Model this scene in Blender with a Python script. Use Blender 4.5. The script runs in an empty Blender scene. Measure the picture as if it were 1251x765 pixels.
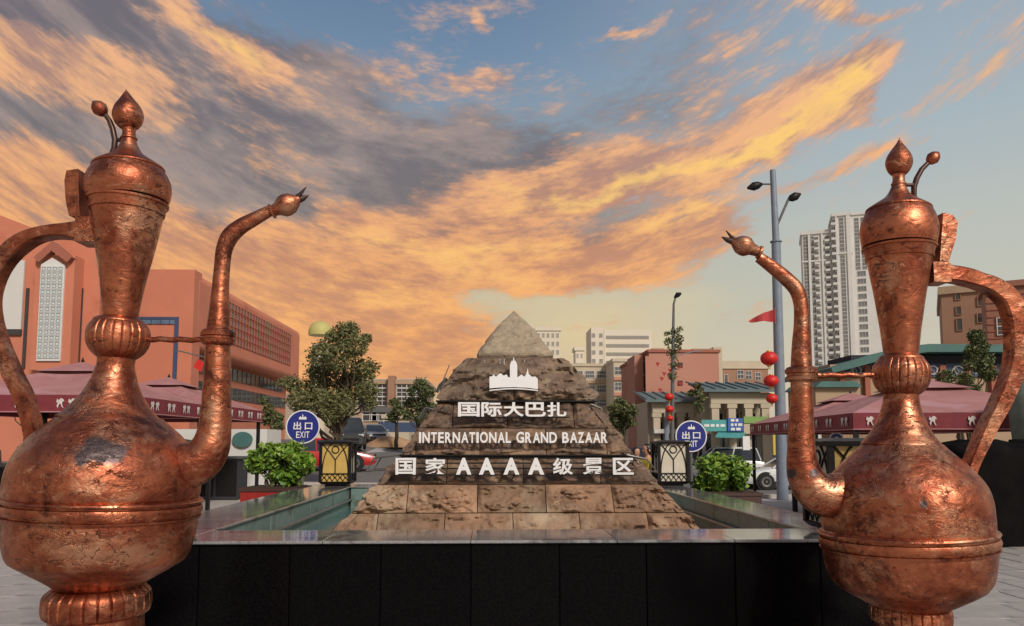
import bpy, bmesh, math, random
from mathutils import Vector, Matrix, noise
R = math.radians
S = bpy.context.scene
C = S.collection
random.seed(7)

# ------------------------------------------------------------------ camera
F, CX, HY, CAMZ = 900.0, 625.5, 540.0, 1.6          # focal length and horizon in photo pixels (1251 x 765)
PITCH, YAW = R(5.0), math.atan(24.5/900)            # looking up 5 deg, turned 1.6 deg to the right of the pool's axis
CYS = HY - F*math.tan(PITCH)
cam = bpy.data.cameras.new('camera'); camo = bpy.data.objects.new('camera', cam); C.objects.link(camo)
camo.location = (0, 0, CAMZ)
camo.rotation_euler = (math.pi/2 + PITCH, 0, -YAW)
cam.sensor_width = 36; cam.lens = F/1251*36
cam.shift_y = (CYS - 382.5)/1251
cam.clip_start = 0.05; cam.clip_end = 6000
S.camera = camo
MCAM = Matrix.Rotation(-YAW, 3, 'Z') @ Matrix.Rotation(math.pi/2 + PITCH, 3, 'X')
def ray(px, py): return MCAM @ Vector(((px-CX)/F, -(py-CYS)/F, -1))
def P(px, py, Y):                                    # the world point seen at a photo pixel, Y metres ahead
    d = ray(px, py); t = Y/d.y
    return Vector((d.x*t, Y, CAMZ + d.z*t))

# ------------------------------------------------------------------ light
SUN_EL, SUN_AZ = R(36), R(152)                       # azimuth clockwise from +Y: behind the camera, to the right
S.view_settings.view_transform = 'Standard'; S.view_settings.look = 'None'
S.view_settings.exposure = 0.0; S.view_settings.gamma = 1.0
sl = bpy.data.lights.new('sun', 'SUN'); sl.energy = 3.0; sl.angle = R(12); sl.color = (1, .90, .78)
so = bpy.data.objects.new('sun', sl); C.objects.link(so)
sd = Vector((math.sin(SUN_AZ)*math.cos(SUN_EL), math.cos(SUN_AZ)*math.cos(SUN_EL), math.sin(SUN_EL)))
so.rotation_euler = sd.to_track_quat('Z', 'Y').to_euler(); so.location = sd*60

def lin(c):
    return tuple((v/255/12.92 if v/255 <= .04045 else ((v/255+.055)/1.055)**2.4) for v in c)
WSTR = 0.1
W = bpy.data.worlds.new('World'); S.world = W; W.use_nodes = True
nt = W.node_tree; nt.nodes.clear(); NL = nt.links
def nd(t, **kw):
    n = nt.nodes.new(t)
    for k, v in kw.items(): setattr(n, k, v)
    return n
def inp(sock, v):
    if isinstance(v, bpy.types.NodeSocket): NL.new(v, sock)
    elif v is not None: sock.default_value = v
def M_(op, a, b=None, c=None, clamp=False):
    n = nd('ShaderNodeMath', operation=op, use_clamp=clamp)
    inp(n.inputs[0], a); inp(n.inputs[1], b)
    if c is not None: inp(n.inputs[2], c)
    return n.outputs[0]
def smooth(v, a, b, lo=0., hi=1.):
    n = nd('ShaderNodeMapRange', interpolation_type='SMOOTHSTEP')
    inp(n.inputs[0], v)
    for i, x in ((1, a), (2, b), (3, lo), (4, hi)): n.inputs[i].default_value = x
    return n.outputs[0]
def mixc(f, a, b, mode='MIX'):
    n = nd('ShaderNodeMix', data_type='RGBA', blend_type=mode)
    inp(n.inputs[0], f); inp(n.inputs[6], a); inp(n.inputs[7], b)
    return n.outputs[2]
def col(c): l = lin(c); return (l[0]/WSTR, l[1]/WSTR, l[2]/WSTR, 1)
def azel(px, py):
    d = ray(px, py); return math.degrees(math.atan2(d.x, d.y)), math.degrees(math.atan2(d.z, math.hypot(d.x, d.y)))
tc = nd('ShaderNodeTexCoord'); nrm = nd('ShaderNodeVectorMath', operation='NORMALIZE'); NL.new(tc.outputs['Generated'], nrm.inputs[0])
sx = nd('ShaderNodeSeparateXYZ'); NL.new(nrm.outputs[0], sx.inputs[0])
AZ = M_('MULTIPLY', M_('ARCTAN2', sx.outputs[0], sx.outputs[1]), 180/math.pi)
EL = M_('MULTIPLY', M_('ARCSINE', sx.outputs[2]), 180/math.pi)
cmb = nd('ShaderNodeCombineXYZ'); NL.new(AZ, cmb.inputs[0]); NL.new(EL, cmb.inputs[1]); AE = cmb.outputs[0]
def nz(vec, scale, detail=5, rough=.55, sxyz=(1, 1, 1), rot=0, dist=0, loc=(0, 0, 0), out=0):
    m = nd('ShaderNodeMapping', vector_type='POINT'); NL.new(vec, m.inputs[0])
    m.inputs[1].default_value = loc; m.inputs[2].default_value = (0, 0, rot); m.inputs[3].default_value = sxyz
    n = nd('ShaderNodeTexNoise'); NL.new(m.outputs[0], n.inputs['Vector'])
    n.inputs['Scale'].default_value = scale; n.inputs['Detail'].default_value = detail
    n.inputs['Roughness'].default_value = rough; n.inputs['Distortion'].default_value = dist
    return n.outputs[out]
# the air currents bend every cloud edge: warp the direction before the cloud shapes are looked up
wn = nz(nrm.outputs[0], 3.4, 6, .58, (1, 1, 2.0), 0, .0, out=1)
wv = nd('ShaderNodeVectorMath', operation='MULTIPLY_ADD'); NL.new(wn, wv.inputs[0]); wv.inputs[1].default_value = (26, 11, 0); wv.inputs[2].default_value = (-13, -5.5, 0)
wa = nd('ShaderNodeVectorMath', operation='ADD'); NL.new(wv.outputs[0], wa.inputs[0]); NL.new(AE, wa.inputs[1]); AEW = wa.outputs[0]
def blobs(lst):
    acc = 0.0
    for (px, py, rx, ry, rot, amp) in lst:
        a0, e0 = azel(px, py)
        a1, _ = azel(px+20, py); _, e1 = azel(px, py-20)
        kx = (a1-a0)/20; ky = (e1-e0)/20
        m = nd('ShaderNodeMapping', vector_type='TEXTURE'); NL.new(AEW, m.inputs[0])
        m.inputs[1].default_value = (a0, e0, 0); m.inputs[2].default_value = (0, 0, R(rot)); m.inputs[3].default_value = (rx*kx, ry*ky, 1)
        g = nd('ShaderNodeTexGradient', gradient_type='SPHERICAL'); NL.new(m.outputs[0], g.inputs[0])
        acc = M_('MULTIPLY_ADD', g.outputs['Fac'], amp, acc)
    return acc
# clear sky: Nishita blue blended with the evening haze it fades into towards the horizon
sky = nd('ShaderNodeTexSky', sky_type='NISHITA'); sky.sun_disc = False
sky.sun_elevation = SUN_EL; sky.sun_rotation = SUN_AZ; sky.air_density = 1.6; sky.dust_density = 3
rp = nd('ShaderNodeValToRGB'); NL.new(M_('DIVIDE', EL, 60.), rp.inputs[0])
els = [(0, (214, 186, 146)), (.10, (213, 192, 154)), (.17, (198, 188, 158)), (.26, (182, 182, 168)), (.36, (146, 164, 176)), (.48, (112, 138, 166)), (.62, (82, 108, 144)), (1, (60, 84, 124))]
cr = rp.color_ramp
while len(cr.elements) < len(els): cr.elements.new(.5)
for e, (p, c) in zip(cr.elements, els): e.position = p; e.color = tuple(lin(c)) + (1,)
base = mixc(1.0, rp.outputs[0], (1/WSTR, 1/WSTR, 1/WSTR, 1), 'MULTIPLY')
base = mixc(.12, base, sky.outputs[0])
rb = smooth(AZ, -5., 34.)                             # clearer and brighter to the right
base = mixc(M_('MULTIPLY', rb, .40), base, col((196, 206, 208)))
glow = blobs([(725, 415, 150, 90, 0, 1.0)])
base = mixc(M_('MULTIPLY', glow, .45, clamp=True), base, col((240, 208, 150)))
# the streaks fan up to both sides: follow curved flow lines
fq = M_('MINIMUM', M_('ABSOLUTE', M_('ADD', AZ, 1.5)), 45.)
fy = M_('SUBTRACT', EL, M_('MULTIPLY', M_('MULTIPLY', fq, fq), .0085))
fc = nd('ShaderNodeCombineXYZ'); NL.new(AZ, fc.inputs[0]); NL.new(fy, fc.inputs[1]); FL = fc.outputs[0]
n1 = nz(FL, .055, 8, .60, (1, 2.2, 1), 0, .1)
n2 = nz(FL, .13, 9, .60, (1, 2.8, 1), 0, .15, (3, 9, 2))
n3 = nz(FL, .26, 9, .60, (1, 3.2, 1), 0, .15, (5, 1, 7))
n4 = nz(FL, .8, 7, .62, (1, 3.6, 1), 0, .2, (1, 8, 3))
nc = M_('SUBTRACT', M_('ADD', M_('MULTIPLY', n1, .42), M_('ADD', M_('MULTIPLY', n2, .38), M_('MULTIPLY', n3, .20))), .5)
nc = M_('ADD', nc, M_('MULTIPLY', M_('SUBTRACT', n4, .5), .22))
out_f = smooth(M_('ABSOLUTE', AZ), 34., 60.)          # beyond the view the broken cloud simply goes on
# grey-violet shaded cloud
dark = blobs([(60, 20, 340, 130, -10, 1.2), (210, 150, 420, 190, -12, 1.7), (420, 230, 380, 150, -14, 1.5), (60, 250, 300, 160, 0, 1.1),
              (600, 240, 320, 90, -8, 1.0), (420, 110, 260, 90, -8, .8), (330, 320, 330, 110, -8, 1.0), (800, 130, 260, 120, 24, .75), (780, 290, 260, 80, 10, .7), (480, 440, 130, 50, 0, .7)])
dk = M_('ADD', dark, M_('ADD', M_('MULTIPLY', nc, 3.2), M_('MULTIPLY', out_f, .45)))
dmask = smooth(dk, .05, 1.10)
dcol = mixc(smooth(n2, .36, .64), col((112, 101, 104)), col((164, 142, 134)))
c1 = mixc(M_('MULTIPLY', dmask, .84), base, dcol)
# clouds caught by the low sun
lit = blobs([(205, 20, 150, 48, -30, 1.5), (290, 68, 80, 44, -20, 1.2), (70, 100, 200, 66, -14, 1.6), (10, 62, 110, 50, 0, 1.2), (300, 100, 160, 60, -16, .5),
             (40, 232, 190, 60, 0, 1.2), (190, 300, 220, 60, -6, 1.0), (340, 300, 190, 60, -14, .9), (360, 370, 280, 100, -6, 1.7), (440, 400, 240, 90, -4, 1.5), (470, 450, 170, 50, 0, 1.3),
             (480, 272, 100, 50, -10, 1.0), (580, 310, 240, 80, 0, 1.1), (710, 318, 250, 60, 6, 1.15), (600, 350, 260, 50, 4, 1.2),
             (660, 232, 220, 44, 8, 1.2), (780, 205, 250, 60, 16, 1.3), (935, 162, 240, 60, 20, 1.5), (1085, 104, 140, 42, 22, 1.4),
             (880, 265, 190, 55, 14, 1.2), (860, 100, 190, 60, 16, .55), (900, 55, 90, 34, -14, .4),
             (1100, 14, 90, 26, -8, 1.1), (765, 47, 60, 14, 6, 1.0), (540, 105, 190, 46, -8, .8), (596, 92, 40, 34, -50, .6), (1060, 204, 110, 18, 12, .8),
             (1180, 4, 60, 20, 0, .9), (572, 6, 34, 20, -20, 1.0), (380, 200, 120, 30, -16, .45)])
lt = M_('ADD', lit, M_('ADD', M_('MULTIPLY', nc, 4.8), M_('MULTIPLY', out_f, .12)))
lmask = smooth(lt, .10, 1.10)
warm = smooth(EL, 6., 30.)
shade = smooth(M_('ADD', M_('MULTIPLY', n4, .35), M_('ADD', M_('MULTIPLY', n3, .55), M_('ADD', M_('MULTIPLY', n2, .6), M_('MULTIPLY', n1, .4)))), .80, 1.09)
lc_low = mixc(shade, col((206, 142, 104)), col((248, 176, 108)))
lc_hi = mixc(shade, col((166, 136, 130)), col((242, 184, 138)))
lcol = mixc(warm, lc_low, lc_hi)
c2 = mixc(M_('MULTIPLY', lmask, .92), c1, lcol)
hot = blobs([(700, 236, 180, 18, 8, .9), (800, 212, 190, 22, 14, 1.0), (940, 168, 170, 26, 20, 1.3), (1065, 112, 110, 26, 24, 1.2), (270, 62, 90, 34, -26, 1.0), (200, 20, 80, 30, -30, .6), (20, 70, 60, 40, 0, .6),
             (440, 380, 240, 50, -4, .6), (620, 350, 200, 30, 4, .6), (500, 290, 90, 34, -10, .8), (640, 310, 160, 30, 6, .8), (850, 262, 170, 34, 14, .9), (1090, 16, 80, 26, -8, .6)])
hmask = smooth(M_('ADD', hot, M_('MULTIPLY', nc, 3.8)), .25, 1.6)
c3 = mixc(M_('MULTIPLY', hmask, M_('MULTIPLY', lmask, .9)), c2, col((255, 208, 122)))
bg = nd('ShaderNodeBackground'); NL.new(c3, bg.inputs[0]); bg.inputs[1].default_value = WSTR
wo = nd('ShaderNodeOutputWorld'); NL.new(bg.outputs[0], wo.inputs[0])

# ------------------------------------------------------------------ materials
MATS = {}
def mat(name, c1, c2=None, rough=.6, metal=0., scale=8., bump=0., bscale=None, detail=5, stretch=(1, 1, 1), contrast=(.35, .65),
        spec=.5, trans=0., emis=None, coat=0., c3=None, c3scale=1.5, c3range=(.55, .62), rvar=0., tone=0.):
    if name in MATS: return MATS[name]
    m = bpy.data.materials.new(name); m.use_nodes = True; t = m.node_tree; b = t.nodes['Principled BSDF']; L = t.links
    def N(ty): return t.nodes.new(ty)
    b.inputs['Roughness'].default_value = rough; b.inputs['Metallic'].default_value = metal
    b.inputs['Specular IOR Level'].default_value = spec; b.inputs['Coat Weight'].default_value = coat; b.inputs['Coat Roughness'].default_value = .08
    b.inputs['Base Color'].default_value = tuple(c1) + (1,)
    if trans: b.inputs['Transmission Weight'].default_value = trans; b.inputs['IOR'].default_value = 1.33
    if emis: b.inputs['Emission Color'].default_value = tuple(emis[:3]) + (1,); b.inputs['Emission Strength'].default_value = emis[3]
    tcn = N('ShaderNodeTexCoord'); mp = N('ShaderNodeMapping'); L.new(tcn.outputs['Object'], mp.inputs[0]); mp.inputs[3].default_value = stretch
    def noi(s, d=detail, r=.6, dist=0.):
        n = N('ShaderNodeTexNoise'); L.new(mp.outputs[0], n.inputs['Vector']); n.inputs['Scale'].default_value = s
        n.inputs['Detail'].default_value = d; n.inputs['Roughness'].default_value = r; n.inputs['Distortion'].default_value = dist; return n
    out = None
    if c2 is None: c2 = tuple(v*.86 for v in c1)
    n = noi(scale); r = N('ShaderNodeValToRGB'); L.new(n.outputs[0], r.inputs[0])
    r.color_ramp.elements[0].position = contrast[0]; r.color_ramp.elements[1].position = contrast[1]
    r.color_ramp.elements[0].color = tuple(c1) + (1,); r.color_ramp.elements[1].color = tuple(c2) + (1,)
    out = r.outputs[0]
    if c3:
        n3_ = noi(c3scale, 6, .65, .4); mr = N('ShaderNodeMapRange'); L.new(n3_.outputs[0], mr.inputs[0])
        mr.inputs[1].default_value, mr.inputs[2].default_value = c3range
        mx = N('ShaderNodeMix'); mx.data_type = 'RGBA'; L.new(mr.outputs[0], mx.inputs[0]); L.new(out, mx.inputs[6]); mx.inputs[7].default_value = tuple(c3) + (1,)
        out = mx.outputs[2]
    if tone:
        oi = N('ShaderNodeObjectInfo'); tr = N('ShaderNodeMapRange'); L.new(oi.outputs['Random'], tr.inputs[0]); tr.inputs[3].default_value = 1-tone; tr.inputs[4].default_value = 1+tone
        hs = N('ShaderNodeHueSaturation'); L.new(tr.outputs[0], hs.inputs['Value']); L.new(out, hs.inputs['Color']); out = hs.outputs[0]
    L.new(out, b.inputs['Base Color'])
    if rvar:
        n4 = noi(scale*1.7, 4); mr = N('ShaderNodeMapRange'); L.new(n4.outputs[0], mr.inputs[0]); mr.inputs[1].default_value = .3; mr.inputs[2].default_value = .7
        mr.inputs[3].default_value = max(.03, rough-rvar); mr.inputs[4].default_value = min(1, rough+rvar); L.new(mr.outputs[0], b.inputs['Roughness'])
    if bump:
        nb = noi(bscale or scale*2, 7, .65); bp = N('ShaderNodeBump'); bp.inputs['Strength'].default_value = min(1, bump); bp.inputs['Distance'].default_value = .02*max(1, bump)
        L.new(nb.outputs[0], bp.inputs['Height']); L.new(bp.outputs[0], b.inputs['Normal'])
    MATS[name] = m
    return m

def copper_material(name, spots):
    m = bpy.data.materials.new(name); m.use_nodes = True; t = m.node_tree; b = t.nodes['Principled BSDF']; L = t.links
    def N(ty, **k):
        n = t.nodes.new(ty)
        for a, v in k.items(): setattr(n, a, v)
        return n
    def nse(s, st=(1, 1, 1), d=6, r=.6, dist=0.):
        mp = N('ShaderNodeMapping'); L.new(g.outputs['Object'], mp.inputs[0]); mp.inputs[3].default_value = st
        n = N('ShaderNodeTexNoise'); L.new(mp.outputs[0], n.inputs['Vector']); n.inputs['Scale'].default_value = s; n.inputs['Detail'].default_value = d
        n.inputs['Roughness'].default_value = r; n.inputs['Distortion'].default_value = dist; return n.outputs[0]
    def rng(v, a, b_, lo=0, hi=1):
        n = N('ShaderNodeMapRange'); L.new(v, n.inputs[0])
        for i, x in ((1, a), (2, b_), (3, lo), (4, hi)): n.inputs[i].default_value = x
        return n.outputs[0]
    def mx(f, a, b_):
        n = N('ShaderNodeMix', data_type='RGBA')
        L.new(f, n.inputs[0])
        for i, v in ((6, a), (7, b_)):
            if isinstance(v, tuple): n.inputs[i].default_value = v + (1,)
            else: L.new(v, n.inputs[i])
        return n.outputs[2]
    g = N('ShaderNodeTexCoord')
    c = mx(rng(nse(3.5, (1, 1, 1.3), 8, .68, .4), .38, .62), (.52, .175, .090), (.24, .060, .033))
    c = mx(rng(nse(2.6, (1, 1, 1.2), 9, .70, .3), .51, .63), c, (.56, .29, .175))         # dulled tan skin
    c = mx(rng(nse(9, (1, 1, 1.8), 8, .72, .6), .58, .70), c, (.74, .38, .24))            # rubbed bright metal
    c = mx(rng(nse(4.2, (1, 1, .8), 9, .76, .4), .53, .64), c, (.12, .038, .026))         # brown tarnish
    c = mx(rng(nse(17, (1, 1, 1.6), 7, .72, .5), .57, .66), c, (.13, .045, .028))
    cr1 = nse(7, (1, 1, 1.9), 5, .6, .8)
    ab = N('ShaderNodeMath', operation='SUBTRACT'); L.new(cr1, ab.inputs[0]); ab.inputs[1].default_value = .5
    ab2 = N('ShaderNodeMath', operation='ABSOLUTE'); L.new(ab.outputs[0], ab2.inputs[0])
    crk = rng(ab2.outputs[0], .0, .022, 1, 0)                                             # creases between the beaten dents
    mk = N('ShaderNodeMath', operation='MULTIPLY'); L.new(crk, mk.inputs[0]); L.new(rng(nse(3, d=3), .45, .60), mk.inputs[1])
    c = mx(mk.outputs[0], c, (.09, .03, .02))
    sep = N('ShaderNodeSeparateXYZ'); L.new(g.outputs['Object'], sep.inputs[0])
    for (p, rr) in spots:                                                              # dark oxide stains with a place of their own
        sb = N('ShaderNodeVectorMath', operation='SUBTRACT'); L.new(g.outputs['Object'], sb.inputs[0]); sb.inputs[1].default_value = p
        sc = N('ShaderNodeVectorMath', operation='DIVIDE'); L.new(sb.outputs[0], sc.inputs[0]); sc.inputs[1].default_value = rr
        ln = N('ShaderNodeVectorMath', operation='LENGTH'); L.new(sc.outputs[0], ln.inputs[0])
        ad = N('ShaderNodeMath', operation='MULTIPLY_ADD'); L.new(nse(9, d=4), ad.inputs[0]); ad.inputs[1].default_value = 1.5; L.new(ln.outputs['Value'], ad.inputs[2])
        c = mx(rng(ad.outputs[0], 1.85, 1.45), c, (.10, .075, .075))
    L.new(c, b.inputs['Base Color'])
    b.inputs['Metallic'].default_value = .96; b.inputs['Specular IOR Level'].default_value = .5
    L.new(rng(nse(8, (1, 1, 1.5), 5, .6), .3, .7, .30, .54), b.inputs['Roughness'])
    h1 = nse(11, (1, 1, 1.5), 4, .55, 1.0); h2 = nse(42, (1, 1, 1.6), 5, .65, .6)
    a = N('ShaderNodeMath', operation='MULTIPLY_ADD'); L.new(h2, a.inputs[0]); a.inputs[1].default_value = .16; L.new(h1, a.inputs[2])
    a2 = N('ShaderNodeMath', operation='MULTIPLY_ADD'); L.new(mk.outputs[0], a2.inputs[0]); a2.inputs[1].default_value = -.30; L.new(a.outputs[0], a2.inputs[2]); a = a2
    bp = N('ShaderNodeBump'); bp.inputs['Strength'].default_value = .7; bp.inputs['Distance'].default_value = .0085; L.new(a.outputs[0], bp.inputs['Height']); L.new(bp.outputs[0], b.inputs['Normal'])
    return m

mat('granite_black', (.0022, .0020, .0026), (.0055, .0048, .0055), rough=.12, scale=60, spec=.05, rvar=.03, tone=0.25)
mat('grout', (.035, .034, .034), rough=.9)
mat('granite_coping', (.18, .182, .19), (.28, .28, .29), rough=.10, scale=45, spec=1., c3=(.10, .10, .11), c3scale=3, rvar=.06, bump=.04, bscale=3, coat=.5, tone=0.12)
mat('pool_tile', (.13, .21, .20), (.18, .25, .23), rough=.35, scale=14, c3=(.10, .13, .11), c3scale=3, tone=0.1)
mat('water', (.10, .20, .19), (.07, .15, .15), rough=.05, scale=3, bump=.35, bscale=9, spec=.8)
mat('joint_dark', (.03, .028, .026), rough=.9)
mat('paving_stone', (.34, .31, .29), (.42, .385, .36), rough=.5, scale=3, bump=.12, bscale=40, c3=(.27, .245, .235), c3scale=1.2, tone=0.12)
mat('paving_pale', (.38, .36, .34), (.44, .41, .385), rough=.7, scale=.8, bump=.1, bscale=20)
mat('asphalt', (.12, .115, .11), (.16, .15, .145), rough=.85, scale=2.5, bump=.2, bscale=60)
mat('paint_white', (.75, .75, .73), (.6, .6, .58), rough=.6, scale=6)
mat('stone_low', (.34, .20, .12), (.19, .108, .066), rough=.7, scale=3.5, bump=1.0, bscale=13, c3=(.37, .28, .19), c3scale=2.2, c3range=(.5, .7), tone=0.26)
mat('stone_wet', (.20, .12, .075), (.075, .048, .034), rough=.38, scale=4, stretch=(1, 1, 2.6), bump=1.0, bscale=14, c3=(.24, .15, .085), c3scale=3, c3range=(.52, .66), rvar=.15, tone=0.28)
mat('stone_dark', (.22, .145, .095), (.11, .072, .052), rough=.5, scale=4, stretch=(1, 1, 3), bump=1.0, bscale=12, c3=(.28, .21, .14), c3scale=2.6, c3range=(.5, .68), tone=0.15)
mat('stone_cap', (.42, .34, .245), (.30, .24, .17), rough=.85, scale=16, stretch=(1, 1, 1.6), bump=1.0, bscale=34, c3=(.20, .155, .11), c3scale=7, c3range=(.58, .7))
mat('letter_white', (.84, .84, .86), (.80, .80, .82), rough=.35)
mat('metal_black', (.008, .008, .009), (.011, .010, .011), rough=.45, spec=.25)
mat('metal_steel', (.33, .32, .31), (.22, .21, .20), rough=.35, metal=.8)
mat('metal_bluegrey', (.17, .21, .27), (.21, .25, .31), rough=.45, scale=5)
mat('metal_grey', (.12, .12, .12), rough=.5)
mat('bronze_dark', (.055, .032, .028), (.09, .05, .04), rough=.42, metal=.6)
mat('panel_yellow', (.60, .42, .13), (.54, .36, .10), rough=.3, scale=5)
mat('panel_cream', (.62, .57, .46), (.55, .50, .40), rough=.3, scale=5)
mat('sign_blue', (.012, .022, .19), (.014, .026, .21), rough=.3, scale=3)
mat('sign_white', (.80, .80, .82), rough=.4)
mat('canopy_maroon', (.155, .018, .028), (.20, .025, .035), rough=.75, scale=5, bump=.2, bscale=10)
mat('canopy_top', (.40, .19, .185), (.33, .14, .14), rough=.8, scale=2, c3=(.43, .22, .24), c3scale=.8)
mat('emblem_white', (.60, .54, .52), rough=.7)
mat('leaf_bright', (.13, .26, .022), (.06, .14, .012), rough=.45, scale=5, contrast=(.4, .6))
mat('leaf_pale', (.24, .36, .05), (.16, .27, .03), rough=.45, scale=5)  # paler green, used more in the upper clumps of each bush
mat('leaf_dark', (.085, .10, .032), (.12, .13, .042), rough=.55, scale=1.2, contrast=(.4, .6))
mat('leaf_olive', (.19, .18, .07), (.13, .135, .05), rough=.6, scale=1.5)
mat('leaf_mid', (.09, .125, .04), (.06, .09, .03), rough=.6, scale=.8)
mat('bark', (.10, .07, .045), (.06, .045, .03), rough=.9, scale=12, stretch=(1, 1, .2), bump=.5, bscale=20)
mat('planter_red', (.32, .016, .014), (.25, .012, .01), rough=.45)
mat('planter_brown', (.06, .025, .02), rough=.5)
mat('soil', (.05, .03, .02), rough=.95)
mat('terracotta', (.57, .20, .122), (.51, .175, .105), rough=.8, scale=.35, bump=.05, bscale=4, c3=(.46, .145, .08), c3scale=.15)
mat('terracotta_trim', (.36, .12, .08), rough=.8)
mat('lattice_white', (.66, .67, .66), (.60, .61, .61), rough=.6)
mat('lattice_hole', (.30, .36, .38), rough=.35)
mat('glass_dark', (.02, .025, .032), (.035, .042, .05), rough=.08, spec=.9, scale=.7)
mat('glass_blue', (.12, .20, .30), (.08, .14, .22), rough=.1, spec=.9, scale=.7)
mat('glass_grey', (.12, .13, .135), (.06, .065, .07), rough=.15, spec=.7, scale=.4)
mat('plaster_white', (.62, .61, .59), (.56, .55, .53), rough=.8, scale=.2)
mat('plaster_cream', (.53, .46, .35), (.47, .40, .30), rough=.85, scale=.3)
mat('plaster_tan', (.42, .30, .20), (.36, .25, .17), rough=.85, scale=.25)
mat('plaster_pink', (.47, .225, .165), (.43, .20, .145), rough=.85, scale=.2, c3=(.40, .19, .14), c3scale=.12)
mat('plaster_brown', (.33, .185, .12), (.29, .16, .105), rough=.85, scale=.2)
mat('brick_red', (.26, .11, .075), (.33, .15, .10), rough=.85, scale=6, stretch=(1, 1, 4))
mat('hazed_glass', (.27, .25, .215), (.22, .205, .18), rough=.5, scale=.3)  # window colour paled to stand for distance haze
mat('tower_glass', (.12, .125, .13), (.20, .20, .20), rough=.25, scale=.25)  # glass lightened to suggest haze over the white tower
mat('hazed_white', (.66, .60, .50), (.62, .56, .47), rough=.9, scale=.05)  # wall colour carries the haze of the distance
mat('roof_teal', (.06, .16, .145), (.045, .12, .115), rough=.6, scale=1.2)
mat('roof_bluegrey', (.12, .17, .18), (.09, .135, .145), rough=.6, scale=1.2)
mat('paint_blue', (.035, .06, .13), (.05, .08, .16), rough=.6)
mat('awning_teal', (.08, .36, .36), (.06, .29, .30), rough=.6)
mat('board_blue', (.04, .12, .40), rough=.5)
mat('board_green', (.22, .38, .10), rough=.5)
mat('board_yellow', (.65, .45, .05), rough=.5)
mat('lantern_red', (.62, .018, .012), (.50, .012, .010), rough=.5, scale=4)
mat('flag_red', (.50, .055, .06), rough=.7)
mat('gold', (.6, .36, .08), rough=.4, metal=.4)
mat('car_white', (.72, .73, .74), rough=.25, coat=.8)
mat('car_grey', (.20, .21, .22), rough=.3, coat=.8)
mat('car_dark', (.035, .04, .045), rough=.25, coat=.8)
mat('car_red', (.50, .02, .02), rough=.25, coat=.8)
mat('tyre', (.015, .015, .015), rough=.85)
mat('lamp_clear', (.7, .7, .68), rough=.15)
mat('lamp_red', (.4, .01, .01), rough=.2)
mat('skin', (.52, .27, .18), (.48, .24, .16), rough=.55)
mat('hair', (.012, .009, .008), rough=.45)
mat('cloth_yellow', (.65, .50, .06), (.58, .43, .05), rough=.85)
mat('cloth_white', (.68, .67, .66), rough=.85)
mat('cloth_dark', (.03, .03, .04), rough=.9)
mat('cloth_black', (.005, .0045, .005), (.009, .008, .008), rough=.85, scale=3, spec=.05)
mat('jar_green', (.17, .20, .16), (.12, .15, .12), rough=.6, scale=6)
mat('foam_water', (.72, .72, .70), rough=.2, trans=.35)
mat('sand', (.42, .26, .15), rough=.95)
mat('hill', (.34, .27, .20), (.30, .24, .18), rough=1, scale=.01)
mat('dome_yellow', (.50, .45, .16), rough=.6)
G = MATS

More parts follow.
